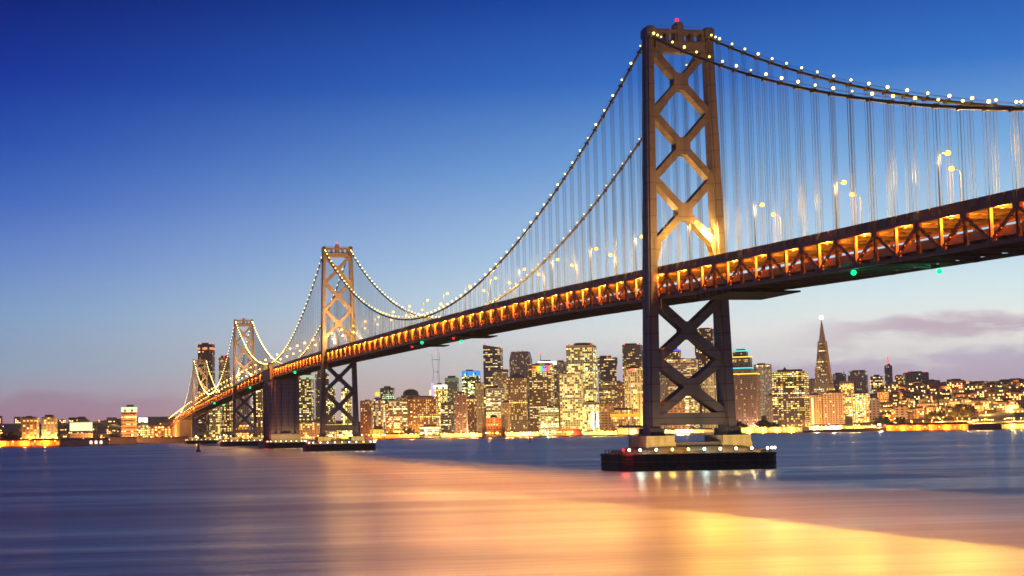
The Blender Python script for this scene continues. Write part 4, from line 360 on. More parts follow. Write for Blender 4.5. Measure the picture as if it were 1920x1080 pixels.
for s in (-1,1):
    pr=MB(); strip(pr,min(s*9.403,s*9.75),max(s*9.403,s*9.75),0.0,1.9)
    for i in range(I0,30):
        for q in (0,.5):
            x=node(i)+PN*q; z=dz(x); pr.box(x-.15,x+.15,min(s*9.753,s*9.95),max(s*9.753,s*9.95),z-1.9,z-.05)
    obj('parapet',pr,M_truss,UD)
ld=MB(); strip(ld,-9.2,9.2,8.3,8.6)
for y in (-6.6,-3.3,0,3.3,6.6): strip(ld,y-.2,y+.2,8.603,9.4)
for i in range(I0,I1+1):
    x=node(i); z=dz(x); ld.box(x-.25,x+.25,-9.5,9.5,z-10.3,z-8.605)
LD=obj('lower_deck',ld,M_road,BR)
for s in (-1,1):
    pr=MB(); strip(pr,min(s*9.203,s*9.45),max(s*9.203,s*9.45),6.9,8.9)
    obj('parapet',pr,M_truss,LD)
lt=MB()
for i in range(I0,I1):
    xa,xb=node(i),node(i+1); za,zb=dz(xa)-10.45,dz(xb)-10.45
    lt.bar((xa,-9.4,za),(xb,9.4,zb),.3,.3) if i%2 else lt.bar((xa,9.4,za),(xb,-9.4,zb),.3,.3)
obj('lateral_bracing',lt,M_truss,BR)
ch=MB()
for s in (-1,1):
    strip(ch,s*YT-.45,s*YT+.45,1.95,2.85); strip(ch,s*YT-.45,s*YT+.45,9.85,10.7)
    for i in range(I0,I1+1):
        x=node(i); z=dz(x); y0,y1=s*YT-.48,s*YT+.48
        if i%2: ch.box(x-1.1,x+1.1,y0,y1,z-4.0,z-1.93)
        else: ch.box(x-1.1,x+1.1,y0,y1,z-10.73,z-9.0)
TR=obj('stiffening_truss',ch,M_truss,BR)
def post_mb(i,s,mb=None):
    m_=mb or MB(); x=node(i); z=dz(x); y=s*YT
    for q in (-.27,.27): m_.box(x+q-.07,x+q+.07,y-.32,y+.32,z-10,z-2.7)
    m_.box(x-.2,x+.2,y-.06,y+.06,z-10,z-2.7); return m_
def diag_mb(i,s,mb=None):
    m_=mb or MB(); xa,xb=node(i),node(i+1); y=s*YT
    ta=3.4 if i%2 else 9.6; tb=9.6 if i%2 else 3.4
    a=Vector((xa,y,dz(xa)-ta)); b_=Vector((xb,y,dz(xb)-tb))
    for q in (-.26,.26): m_.bar(a+Vector((0,q,0)),b_+Vector((0,q,0)),.1,.55)
    n=5
    for k in range(n):
        c_=a.lerp(b_,(k+.5)/n); d_=a.lerp(b_,(k+.5)/n+.07); m_.bar(c_,d_,.42,.36)
    return m_
for s,lim in ((-1,-50),(1,-26)):
    for i in range(23,lim,-1):
        obj('truss_post',post_mb(i,s),M_truss,TR); 
    for i in range(23,lim,-1):
        obj('truss_diagonal',diag_mb(i,s),M_truss,TR)
rest=MB(); restd=MB()
for s,lim in ((-1,-50),(1,-26)):
    for i in list(range(I0,lim+1))+list(range(24,I1)): post_mb(i,s,rest); diag_mb(i,s,restd)
tag(obj('truss_posts',rest,M_truss,TR),kind='stuff'); tag(obj('truss_diagonals',restd,M_truss,TR),kind='stuff')
# ---- towers
def leg_mb(s,ztop,zb=11.7):
    m_=MB()
    def sec(z):
        t=(ztop-z)/(ztop-zb); yo=11.6+3.2*t; w_=2.55+.95*t; dx=2.9+1.5*t; yi=yo-w_; n_=.45; q=.9
        p_=[(-dx,yi+n_),(-dx+q,yi+n_),(-dx+q,yi),(dx-q,yi),(dx-q,yi+n_),(dx,yi+n_),(dx,yo-n_),(dx-q,yo-n_),(dx-q,yo),(q*.4,yo),(q*.4,yo-n_),(-q*.4,yo-n_),(-q*.4,yo),(-dx+q,yo),(-dx+q,yo-n_),(-dx,yo-n_)]
        return [(a,b*s) for a,b in p_]
    zs=[zb,40,70,100,ztop-3.5]
    for a,b in zip(zs[:-1],zs[1:]): 
        A,B=sec(a),sec(b); 
        if s<0: A=A[::-1];B=B[::-1]
        m_.prism(A,a,b,top=B,cap=False)
    ya,yb=sorted((s*8.6,s*11.75)); m_.box(-3.1,3.1,ya,yb,ztop-3.503,ztop-.6); m_.box(-2.6,2.6,ya+.4,yb-.4,ztop-.6,ztop)
    # base flange with stiffener fins
    ya,yb=sorted((s*10.6,s*15.6)); m_.box(-5.6,5.6,ya,yb,zb-.7,zb-.0)
    for k in range(9):
        yy=ya+.25+(yb-ya-.5)*k/8; m_.box(4.2,5.45,yy-.1,yy+.1,zb,zb+1.7); m_.box(-5.45,-4.2,yy-.1,yy+.1,zb,zb+1.7)
    return m_
def yin(z,ztop): t=(ztop-z)/(ztop-14.0); return 9.05+2.25*t
def xdep(z,ztop): t=(ztop-z)/(ztop-14.0); return 2.3+1.4*t
def cross_mb(za,zb_,ztop,wid=2.3,arch=False):
    m_=MB(); zc=(za+zb_)/2; dx=xdep(zc,ztop)*.78; ya,yb=yin(za,ztop)+.3,yin(zb_,ztop)+.3
    for s in (-1,1):
        for (y,z) in ((ya*s,za),(yb*s,zb_)):
            A=Vector((0,y,z)); B=Vector((0,0,zc)); d=(B-A).normalized(); n=Vector((0,-d.z,d.y))*wid/2
            for xx0,xx1 in ((-dx,-dx+.7),(dx-.7,dx)):
                m_.hexa([(xx0,*(A-n).yz),(xx1,*(A-n).yz),(xx1,*(A+n).yz),(xx0,*(A+n).yz),(xx0,*(B-n).yz),(xx1,*(B-n).yz),(xx1,*(B+n).yz),(xx0,*(B+n).yz)])
            n2=n*.55
            m_.hexa([(-dx+.7,*(A-n).yz),(dx-.7,*(A-n).yz),(dx-.7,*(A-n2).yz),(-dx+.7,*(A-n2).yz),(-dx+.7,*(B-n).yz),(dx-.7,*(B-n).yz),(dx-.7,*(B-n2).yz),(-dx+.7,*(B-n2).yz)])
            m_.hexa([(-dx+.7,*(A+n2).yz),(dx-.7,*(A+n2).yz),(dx-.7,*(A+n).yz),(-dx+.7,*(A+n).yz),(-dx+.7,*(B+n2).yz),(dx-.7,*(B+n2).yz),(dx-.7,*(B+n).yz),(-dx+.7,*(B+n).yz)])
    k=2.5; c=1.1; oc=[(-k,-k+c),(-k+c,-k),(k-c,-k),(k,-k+c),(k,k-c),(k-c,k),(-k+c,k),(-k,k-c)]
    for xx0,xx1 in ((-dx-.06,-dx+.75),(dx-.75,dx+.06)):
        lo=[(xx0,a,zc+b*1.15) for a,b in oc]; hi=[(xx1,a,zc+b*1.15) for a,b in oc]
        m_.face(lo[::-1]); m_.face(hi)
        for i in range(8): m_.face([lo[i],lo[(i+1)%8],hi[(i+1)%8],hi[i]])
    # corner gussets against the legs
    for s in (-1,1):
        for (zz,top,bot) in ((za,0.4,3.2),(zb_,3.2,0.4 if not arch else 7.5)):
            y=yin(zz,ztop)+.25
            for xx0,xx1 in ((-dx-.03,-dx+.5),(dx-.5,dx+.03)):
                p_=[(y*s,zz+top),((y-1.7)*s,zz+top*.35-.2 if top>1 else zz-1.0),((y-1.7)*s if bot<5 else (y-1.9)*s,zz-bot*.35+.2 if bot>1 and bot<5 else zz-.2),(y*s,zz-bot)]
                lo=[(xx0,*q) for q in p_]; hi=[(xx1,*q) for q in p_]
                m_.face(lo);m_.face(hi[::-1])
                for i in range(4): m_.face([lo[i],hi[i],hi[(i+1)%4],lo[(i+1)%4]])
    return m_
def portal_mb(ztop):
    m_=MB(); y=8.62
    m_.box(-2.3,2.3,-y,y,ztop-8.0,ztop-4.7); m_.box(-2.3,2.3,-y,y,ztop-2.1,ztop-.9)
    for yy,h in ((-8.1,0),(-4.3,0),(0,1),(4.3,0),(8.1,0)):
        hw=.55 if not h else .95
        if not h: m_.box(-2.2,2.2,yy-hw,yy+hw,ztop-4.703,ztop-2.103)
        else: m_.box(-2.5,2.5,yy-hw,yy+hw,ztop-7.4,ztop+1.6); m_.box(-1.9,1.9,yy-hw-.6,yy+hw+.6,ztop-4.6,ztop+.6)
    m_.box(2.3,2.75,-y,y,ztop-5.6,ztop-5.2); 
    for k in range(12): m_.box(2.6,2.68,-8+k*1.45,-7.92+k*1.45,ztop-5.2,ztop-4.1)
    m_.box(2.6,2.68,-8,8,ztop-4.1,ztop-4.0)
    m_.box(-2.0,2.0,-y,y,ztop-8.35,ztop-8.003)
    for s in (-1,1):
        for k in range(16): m_.box(-.05+s*2.0,.05+s*2.0,-7.6+k,-7.54+k,ztop-.9,ztop+.2)
        m_.box(s*2-.05,s*2+.05,-7.6,7.46,ztop+.2,ztop+.28)
    return m_
TW=[(0,146.2,[138.4,117.2,95.3,73.6],[54.9,35.6,18.0],(14.4,18.3),'near'),
    (-704,157.4,[149.6,129.2,108.3,86.8],[66.5,45.5,22.5],(15.5,20.0),'second'),
    (-1410,153.0,[145.2,125.0,104.0,83.0],[63.0,43.0,22.0],(15.5,20.0),'third'),
    (-2114,139.0,[131.2,111.0,91.0,71.0],[52.0,35.0,18.5],(14.5,18.5),'farthest')]
beacon=MB(); beacon.tube([(0,0,-.6),(0,0,.0)],.3,6,0); beacon.ball((0,0,.55),.62,1); ME_beacon=beacon.mesh('beacon',[M_pole,E_red])
for X,zt,ja,jb,stt,nm in TW:
    t_=obj('tower',portal_mb(zt),M_tower,BR,(X,0,0)); t_['label']={'near':'steel tower nearest the viewer, on the right','second':'second steel tower from the viewer','third':'third steel tower, just left of the concrete anchorage','farthest':'farthest and smallest steel tower'}[nm]
    for s in (-1,1): obj('leg',leg_mb(s,zt),M_tower,t_)
    for j in (ja,jb):
        for k in range(len(j)-1): obj('cross_brace',cross_mb(j[k],j[k+1],zt,2.3 if j is ja else 2.7,arch=(j is ja and k==2)),M_tower,t_)
    sm=MB(); y=yin(stt[0],zt)+.2; sm.box(-3.0,3.0,-y,y,stt[0],stt[1]); sm.box(3.0,3.2,-y,y,stt[1]-.5,stt[1]); sm.box(3.0,3.2,-y,y,stt[0],stt[0]+.5)
    obj('lower_strut',sm,M_tower,t_)
    o=obj('beacon',ME_beacon,None,t_,(0,0,zt+2.2))
    for s in (-1,1):
        sd=MB(); sd.box(-3.8,3.8,s*YT-.8,s*YT+.8,zt-4.6,zt-3.0); obj('saddle',sd,M_tower,t_)
# ---- floodlights added on the deck to warm the three farther towers
L_fl=bpy.data.lights.new('added_floodlight_beam','SPOT'); L_fl.color=(1,.55,.18); L_fl.energy=420000; L_fl.spot_size=math.radians(64); L_fl.spot_blend=.7; L_fl.shadow_soft_size=.4
for X,zt,ja,jb,stt,nm in TW[1:]:
    for s in (-1,1):
        x=X+46; z=dz(x)+.6; m_=MB(); m_.box(-.3,.3,-.4,.4,-.6,-.1,0); m_.box(-.5,.2,-.5,.5,-.1,.7,0); o=obj('added_floodlight',m_,M_pole,BR,(x,s*9.2,z))
        l=bpy.data.objects.new('added_floodlight_beam',L_fl); COL.objects.link(l); l.parent=o; l.location=(-.8,0,.6); l.rotation_euler=(Vector((X-x,-s*2,(zt-z)*.62))).to_track_quat('-Z','Y').to_euler()
# ---- cables
TOPS={0:143.6,-704:154.6,-1410:150.4,-2114:136.3}
SP=[(353,0,57.5,143.6,18),(0,-704,143.6,154.6,72.8),(-704,-1046,154.6,82.5,16),(-1068,-1410,82.5,150.4,16),(-1410,-2114,150.4,136.3,71.5),(-2114,-2467,136.3,55.5,16)]
def cz(x):
    for a,b,za,zb_,sg in SP:
        if b<=x<=a:
            t=(a-x)/(a-b); return za+(zb_-za)*t-4*sg*t*(1-t)
    return None
SPN=['right hand side span','main span right of the second tower','side span just left of the second tower','side span between anchorage and third tower','far main span','farthest side span']
for k,(a,b,za,zb_,sg) in enumerate(SP):
    for s in (-1,1):
        m_=MB(); n=max(24,int((a-b)/9.6)); xs=[a+(b-a)*i/n for i in range(n+1)]
        m_.tube([(x,s*YT,cz(x)) for x in xs],.42,8)
        if k<3:
            for q in (-.5,.5): m_.tube([(x,s*YT+q,cz(x)+1.15) for x in xs],.035,4)
        for i in range(1,n): # cable bands
            x=xs[i]; 
        c_=obj('main_cable',m_,M_cable,BR,smooth=True)
# ---- hangers
def hang_mb(i,s,mb=None):
    m_=mb or MB(); x=node(i); z1=cz(x); z0=dz(x)-2.0
    if z1 is None or z1-z0<1.5: return None
    for qx in (-.55,.55):
        for qy in (-.42,.42): m_.tube([(x+qx,s*YT+qy,z0),(x+qx,s*YT+qy,z1)],.05 if i>-80 else .06,4,caps=False)
    m_.box(x-.75,x+.75,s*YT-.52,s*YT+.52,z1-.5,z1+.5); return m_
hr=MB(); nh=0
order=sorted([(abs(node(i)-330)+(0 if s<0 else 12),i,s) for i in range(-256,36) for s in (-1,1)])
for _,i,s in order:
    x=node(i)
    if any(abs(x-T[0])<6 for T in TW): continue
    if x>230: hang_mb(i,s,hr); continue
    if nh<100:
        q=hang_mb(i,s)
        if q: obj('hanger',q,M_rope,BR); nh+=1
    else: hang_mb(i,s,hr)
tag(obj('hangers',hr,M_rope,BR),kind='stuff')
# maintenance traveller under the deck near the first tower and small gantries
def gantry(x0,x1,parent=BR):
    z=dz((x0+x1)/2)-12.3; m_=MB(); m_.box(x0,x1,-10.5,10.5,z,z+.5)
    for q in np.linspace(x0,x1,6): m_.box(q-.1,q+.1,-10.5,-10.3,z+.5,z+1.5); m_.box(q-.1,q+.1,-10.2,-10.0,z+1.2,z+2.5)
    m_.box(x0,x1,-10.5,-10.4,z+1.5,z+1.6); return m_
obj('maintenance_gantry',gantry(35,62),M_fender,BR); obj('maintenance_gantry',gantry(-292,-275),M_fender,BR); obj('maintenance_gantry',gantry(-392,-380),M_fender,BR)
# ---- far approach: anchorage at the shore and viaduct piers
# ---- central anchorage
an=empty('bridge_anchorage',(-1057,0,0)); tag(an,'massive ribbed concrete anchorage standing in the water between the second and third towers','anchorage')
m_=MB(); m_.prism([(-30,-14),(30,-14),(30,14),(-30,14)],6,66.5,top=[(-29,-13.2),(29,-13.2),(29,13.2),(-29,13.2)])
for yy in (-12.2,-6.5,6.5,12.2):
    m_.box(29.0,31.2,yy-1.6,yy+1.6,6,64)
for yy in (-2.5,2.5): m_.box(29,30.2,yy-.5,yy+.5,16,64)
m_.box(29,31.6,-14,14,6,14)
for xx in (-24,-8,8,24): m_.box(xx-2.5,xx+2.5,-15.2,-13,6,64)
obj('wall',m_,M_anch,an)
m_=MB()
for s in (-1,1):
    y0,y1=sorted((s*11.2,s*14.6)); m_.box(-31,31,y0,y1,66.503,77.5); m_.box(-31,-22,y0-.2,y1+.2,77.5,83.5); m_.box(18,29,y0-.2,y1+.2,77.5,83)
obj('parapet_wall',m_,mat('anchorage_cap',(.34,.27,.22),.8,0,.2,.1),an)
# ---- piers with fenders
def rrect(hx,hy,r,n=5):
    p_=[]
    for cx,cy,a0 in ((hx-r,-hy+r,-90),(hx-r,hy-r,0),(-hx+r,hy-r,90),(-hx+r,-hy+r,180)):
        for k in range(n+1): a=math.radians(a0+90*k/n); p_.append((cx+r*math.cos(a),cy+r*math.sin(a)))
    return p_
fl=MB(); fl.tube([(0,0,0),(0,0,.7)],.07,5,0); fl.ball((0,0,1.0),.45,1)
ME_fl=[fl.mesh('fender_lamp',[M_pole,e]) for e in (E_wht,E_yel,E_cool,E_red)]
LFL=[]
for nm_,c_ in (('w',(1,.70,.26)),('y',(1,.62,.12)),('c',(.8,1,.85)),('r',(1,.05,.05))):
    l=bpy.data.lights.new('fender_light',"POINT"); l.color=c_; l.energy=1700; l.shadow_soft_size=.35; LFL.append(l)
def pier(X,hx,hy,cy,label,ped=True,seq=None,zf=5.4,nl=9):
    e=empty('bridge_pier',(X,cy,0)); tag(e,label,'pier',group='lamp ringed piers under the bridge')
    m_=MB(); m_.prism(rrect(hx,hy,7),-1.5,zf)
    for zz in (1.6,3.4): m_.prism(rrect(hx+.12,hy+.12,7),zz,zz+.35)
    for k in range(int(hy*2/2.4)): 
        yy=-hy+7+k*2.4
        if yy<hy-7: m_.box(hx-.1,hx+.22,yy-.16,yy+.16,-1,zf+.2)
    m_.prism(rrect(hx+.25,hy+.25,7.2),zf-.7,zf-.2)
    obj('fender',m_,M_fender,e)
    m_=MB(); m_.prism(rrect(hx-2.2,hy-2.2,6),zf+.003,zf+.9,top=rrect(hx-2.6,hy-3.2,6)); m_.prism(rrect(hx-2.8,hy-5,6),zf+.903,zf+2.1,top=rrect(hx-4.6,hy-9.5,6)); obj('cap_slab',m_,mat('cap_concrete',(.16,.12,.10),.9,0,.3,.4),e)
    if ped:
        for s in (-1,1):
            m_=MB(); yc=s*13.0-cy; m_.box(-8,8,yc-5.0,yc+5.0,zf+1.6,8.9); m_.box(-7.7,7.7,yc-4.75,yc+4.75,8.903,11.0); obj('pedestal',m_,M_conc,e)
        m_=MB(); m_.box(-6,6,-8.1-cy,8.1-cy,zf+1.6,8.3); m_.box(-6.3,6.3,-8.05-cy,8.05-cy,8.303,8.9); obj('tie_wall',m_,mat('tie_wall_concrete',(.20,.14,.10),.9,0,.25,.4),e)
    m_=MB(); rr=rrect(hx-1.3,hy-1.3,6)
    for i in range(len(rr)):
        p,q=rr[i],rr[(i+1)%len(rr)]; m_.bar((*p,zf+1.1),(*q,zf+1.1),.08,.08); L_=math.dist(p,q)
        for k_ in range(max(1,int(L_/3))): f_=k_/max(1,int(L_/3)); m_.box(p[0]+(q[0]-p[0])*f_-.05,p[0]+(q[0]-p[0])*f_+.05,p[1]+(q[1]-p[1])*f_-.05,p[1]+(q[1]-p[1])*f_+.05,zf,zf+1.1)
    obj('railing',m_,M_pole,e)
    m_=MB()
    for yy in (3.0,3.6): m_.box(hx+.26,hx+.36,yy-.06,yy+.06,0,zf+1.2)
    for k_ in range(14): m_.box(hx+.28,hx+.34,3.0,3.6,.3+k_*.42,.38+k_*.42)
    obj('ladder',m_,M_pole,e)
    for i in range(nl):
        y=-hy+5+(2*hy-10)*i/(nl-1); c=(seq[i%len(seq)]); q=obj('fender_lamp',ME_fl[c],None,e,(hx-.8,y,zf+.3))
        l=bpy.data.objects.new('fender_lamp_light',LFL[c]); COL.objects.link(l); l.parent=e; l.location=(hx-.35,y,zf+1.6)
        if False: l=bpy.data.objects.new('fender_lamp_light',LFL[c]); COL.objects.link(l); l.parent=e; l.location=(hx+1.2,y,zf-1.0)
    for y,c in ((-hy+1.0,3),(-hy+2.2,0),(hy-1.6,0),(hy-.6,3 if False else 0)):
        q=obj('fender_lamp',ME_fl[c],None,e,(hx-5 if abs(y)>hy-2 else hx-3,y,zf+.3))
    l=bpy.data.objects.new('fender_lamp_light',LFL[3]); COL.objects.link(l); l.parent=e; l.location=(hx-2,-hy+.5,zf+1.5)
    for y in (-hy+9.5,hy-5.3) if X==0 else ():
        m_=MB(); m_.tube([(-8,y,zf),(-8,y,zf+10)],[.22,.12],6); m_.ball((-8,y,zf+10.2),.28); obj('mast',m_,M_fender,e)
    return e
SQ=[0,0,0,1,1,2,0,0,0]
pier(0,15,26.4,-1.0,'nearest bridge pier, pale yellow pedestals on a dark fender ringed by lamps',seq=[2,0,1,1,2,0,0,0,0])
pier(-704,15,27,-.5,'second bridge pier, its dark fender ringed by white lamps, right of the anchorage pier',seq=[0,0,0,0,1,2,0,1,0])
pier(-1057,36,20,0,'dark lamp lined fender around the foot of the concrete anchorage',ped=False,seq=[0,0,0,0],nl=7)
pier(-1410,15,29,0,'bridge pier under the third tower, left of the anchorage',seq=[0,0,0,0],nl=8)
pier(-2114,15,27,0,'farthest bridge pier, low at the left end of the row of piers',seq=[1,0,0],nl=7)
# ---- shore end
an=empty('shore_anchorage',(-2500,0,0)); tag(an,'brown concrete anchorage wall carrying the bridge end on the city shore','anchorage')
m_=MB(); m_.prism([(-60,-12),(34,-12),(34,12),(-60,12)],1,40)
for xx in (-56,-36,-16,4,26): m_.box(xx-3,xx+3,-13,-11.9,1,40)
obj('wall',m_,mat('shore_concrete',(.36,.24,.16),.85,0,.2,.08),an)
m_=MB(); m_.box(-61,35,-12.6,12.6,40.003,42.5); obj('coping',m_,M_anch,an)
for k,xx in enumerate((-2640,-2700,-2760,-2830,-2900)):
    m_=MB(); h=dz(xx)-10.75; m_.prism([(-3,-9),(3,-9),(3,9),(-3,9)],1,h-2); m_.box(-3.5,3.5,-10,10,h-2,h)
    o=obj('viaduct_pier',m_,M_anch,None,(xx,0,0)); tag(o,'concrete pier under the bridge approach','pier',group='viaduct piers on the shore')
# ================================================================ lamps on the bridge
L_up=bpy.data.lights.new('street_lamp_light','SPOT'); L_up.spot_size=math.radians(160); L_up.spot_blend=.6; L_up.color=(1,.60,.05); L_up.energy=125000; L_up.shadow_soft_size=.3
L_lo=bpy.data.lights.new('truss_lamp_light','POINT'); L_lo.color=(1,.27,.02); L_lo.energy=15000; L_lo.shadow_soft_size=.25
L_sp=bpy.data.lights.new('street_lamp_spill','POINT'); L_sp.color=(1,.50,.13); L_sp.energy=26000; L_sp.shadow_soft_size=.3; L_sf=L_sp.copy(); L_sf.energy=34000; L_sw=L_sp.copy(); L_sw.energy=9000; LV=[L_up.copy() for _ in range(12)]
for i_,l_ in enumerate(LV): l_.energy=125000*(i_+1)/12
def X_SP(x): return True
pm=MB(); pm.tube([(0,0,0),(0,0,10.6),(0,.35,11.4),(0,1.1,11.9),(0,2.0,12.0)],[.16,.11,.09,.08,.07],6)
hm=MB(); hm.box(-.35,.35,1.7,2.8,11.95,12.15)
gm=MB(); gm.ball((0,2.35,11.85),.68,0,10,7,.8)
MEp,MEh,MEg=pm.mesh('pole',M_pole),hm.mesh('lamp_head',M_pole),gm.mesh('lens',E_sod)
MEg2=gm.mesh('lens',emat('sodium_lamp',(1.0,.42,.06),34))
def street_lamp(x,s):
    z=dz(x)-1.0
    e=empty('street_lamp',(x,s*9.58,z+1.0),0 if s<0 else math.pi)
    if x>0: lb='tall orange street lamp on the deck right of the near tower, on the %s edge'%('near' if s<0 else 'far'); g='street lamps right of the near tower, %s edge'%('near' if s<0 else 'far')
    elif x>-704: lb='orange street lamp on the bridge deck between the two nearest towers, on the %s edge'%('near' if s<0 else 'far'); g='street lamps between the two nearest towers, %s edge'%('near' if s<0 else 'far')
    elif x>-1410: lb='orange street lamp on the deck between the second and third towers, on the %s edge'%('near' if s<0 else 'far'); g='street lamps between second and third towers, %s edge'%('near' if s<0 else 'far')
    else: lb='small far orange street lamp on the deck beyond the third tower, on the %s edge'%('near' if s<0 else 'far'); g='street lamps beyond the third tower, %s edge'%('near' if s<0 else 'far')
    tag(e,lb,'street lamp',group=g)
    p_=obj('pole',MEp,None,e); h_=obj('lamp_head',MEh,None,e); obj('lens',MEg if x>-640 else MEg2,None,h_)
    l=bpy.data.objects.new('street_lamp_light',LV[int(round(11*float(np.interp(x,[-2600,-1200,-600,-250,60],[.2,.22,.26,.42,1.0]))))]); COL.objects.link(l); l.parent=e; l.location=(0,2.5,11.0); l.rotation_euler=(math.radians(44),0,0)
    if X_SP(x): l=bpy.data.objects.new('street_lamp_spill',L_sf if x<-560 and min(abs(x-T[0]) for T in TW)<75 else L_sp if x>-420 else L_sw); COL.objects.link(l); l.parent=e; l.location=(0,2.9,10.6)
for k in range(-61,9):
    xn=28.5+48*k; xf=4+48.6*k
    for x,s in ((xn,-1),(xf,1)):
        if x<-2950 or x>412: continue
        if min(abs(x-T[0]) for T in TW)<3.5: x+=5
        street_lamp(x,s)
tl=MB(); tl.box(-.5,.5,-.25,.25,0,.25,0); tl.box(-.4,.4,-.2,.2,-.12,-.003,1); ME_tl=tl.mesh('truss_lamp',[M_pole,E_sod])
for i in range(-288,42,2):
    x=node(i)+3.6
    if i>-110 or i%4==0:
        o=obj('deck_lamp',ME_tl,None,None,(x,-9.6,dz(x)-3.15)); g='lamps inside the lower deck'+(' right of the near tower' if x>0 else ' left of the near tower' if x>-704 else ' beyond the second tower')
        tag(o,'small orange lamp fixed under the upper deck'+(' right of the near tower' if x>0 else ' between the near and second towers' if x>-704 else ' beyond the second tower'),'lamp',group=g)
        l=bpy.data.objects.new('deck_lamp_light',L_lo); COL.objects.link(l); l.parent=o; l.location=(0,0,-.5)
# cable lamps
MCL=[]
for rr_,es in ((.40,7),(.33,5.5),(.26,3.5)):
    cl=MB(); cl.tube([(0,0,.35),(0,0,1.2)],.06,5,0); cl.box(-.22,.22,-.5,.5,.3,.42,0); cl.ball((0,0,1.5),rr_,1); MCL.append(cl.mesh('cable_lamp',[M_pole,emat('cable_lamp_glow',(1.0,.72,.13),es)]))
ME_cl2=None
cnt=0; far=MB(); lst=[]
for i in range(-260,37):
    x=node(i)+1.3
    if min(abs(x-T[0]) for T in TW)<6.5: continue
    for s in (-1,1):
        z=cz(x)
        if z is None or z<dz(x)-1: continue
        if x>240: continue
        lst.append((x,s,z))
for T in TW:
    for dx_ in (-5.0,4.6,8.0): 
        for s in (-1,1): lst.append((T[0]+dx_+0.01,s,cz(T[0]+dx_)))
lst.sort(reverse=True)
skip={(13,-1),(15,-1)}
for x,s,z in lst:
    k=0 if x>0 else 1 if x>-704 else 2 if x>-1057 else 3 if x>-1410 else 4 if x>-2114 else 5
    side='near' if s<0 else 'far'
    if cnt<298:
        o=obj('cable_lamp',MCL[2 if s>0 and -330<x<0 else 0 if x<-600 else (rnd.random()<.45)+(rnd.random()<.18)],None,None,(x,s*YT,z)); cnt+=1
        tag(o,'small yellow white lamp on the %s cable, %s'%(side,['right of the near tower','between the two nearest towers','between second tower and anchorage','between anchorage and third tower','beyond the third tower',''][k]),'lamp',group='lamps along the %s cable, %s'%(side,SPN[k]))
    else:
        far.tube([(x,s*YT,z+.35),(x,s*YT,z+1.2)],.06,5,0); far.ball((x,s*YT,z+1.5),.46,1,6,4)
tag(obj('cable_lamps',far,[M_pole,E_cab]),'string of small lamps on the far cables beyond the anchorage','lamps',kind='stuff')
# navigation lights below the deck
def nav(x,y,z,m,lb,col,power=900,r=.7):
    e=MB(); e.tube([(0,0,.3),(0,0,1.6)],.1,5,0); e.ball((0,0,0),r,1); o=obj('navigation_light',e,[M_truss,m],None,(x,y,z)); tag(o,lb,'light',group=None)
    plight('navigation_light_glow',(0,0,-.9),col,power,o)
G=(.05,1,.5)
nav(133,-10,dz(133)-11.6,E_grn,'large green light under the near edge of the deck, right of the near tower',G)
nav(137.8,10,dz(137)-11.6,E_grn,'green light under the far edge of the deck near the right edge of the picture',G)
nav(-359,-10,dz(-359)-11.4,E_grn,'bright green light under the middle of the span between the two nearest towers',G,r=.9)
nav(-349,10,dz(-349)-11.4,E_grn,'green light under the far deck edge, right of the pair of red lights',G,r=.9)
nav(-384,-10.2,dz(-384)-12.6,E_red,'red light on the small gantry under the deck, left of the hanging mast tower',(1,.05,.05),300,r=.6)
nav(-284,-10.2,dz(-284)-12.6,E_red,'red light on the gantry under the deck, right of the green lights',(1,.05,.05),300,r=.6)
nav(-880,-10,dz(-880)-11.6,E_grn,'green light under the deck just left of the second tower',G,r=1.1)
nav(-835,10,dz(-835)-11.6,E_grn,'green light under the far deck edge touching the second tower',G,r=.9)
nav(-1250,-10,dz(-1250)-11.6,E_grn,'small green light under the deck right of the third tower',G,r=1.1)
nav(-1720,-10,dz(-1720)-11.6,E_grn,'green light under the far main span, nearer the third tower',G,r=1.4)
nav(-1800,10,dz(-1800)-11.6,E_grn,'green light under the far main span, left one',G,r=1.4)
# ================================================================ city facades
FG=bpy.data.node_groups.new('facade','ShaderNodeTree')
for n_,ty,df in (('Wall','NodeSocketColor',(.3,.3,.3,1)),('CellW','NodeSocketFloat',4.),('CellH','NodeSocketFloat',3.8),('Lit','NodeSocketFloat',.3),('FloorLit','NodeSocketFloat',.2),('WinW','NodeSocketFloat',.6),('WinH','NodeSocketFloat',.5),('Glow','NodeSocketColor',(1,.7,.25,1)),('Strength','NodeSocketFloat',3.),('Seed','NodeSocketFloat',0.)):
    s_=FG.interface.new_socket(n_,in_out='INPUT',socket_type=ty); s_.default_value=df
FG.interface.new_socket('Shader',in_out='OUTPUT',socket_type='NodeSocketShader')
t=FG; gi=t.nodes.new('NodeGroupInput'); go=t.nodes.new('NodeGroupOutput'); G_=gi.outputs
uv=t.nodes.new('ShaderNodeUVMap'); uv.uv_map='UVMap'; sx=t.nodes.new('ShaderNodeSeparateXYZ'); t.links.new(uv.outputs[0],sx.inputs[0])
def T_(op,a,b=None,c=None,clamp=False): return mth(op,a,b,c,clamp,tree=t)
u_=T_('DIVIDE',sx.outputs[0],G_['CellW']); v_=T_('DIVIDE',sx.outputs[1],G_['CellH'])
iu,iv=T_('FLOOR',u_),T_('FLOOR',v_); fu,fv=T_('FRACT',u_),T_('FRACT',v_)
win=T_('MULTIPLY',T_('LESS_THAN',T_('ABSOLUTE',T_('SUBTRACT',fu,.5)),T_('MULTIPLY',G_['WinW'],.5)),T_('LESS_THAN',T_('ABSOLUTE',T_('SUBTRACT',fv,.5)),T_('MULTIPLY',G_['WinH'],.5)))
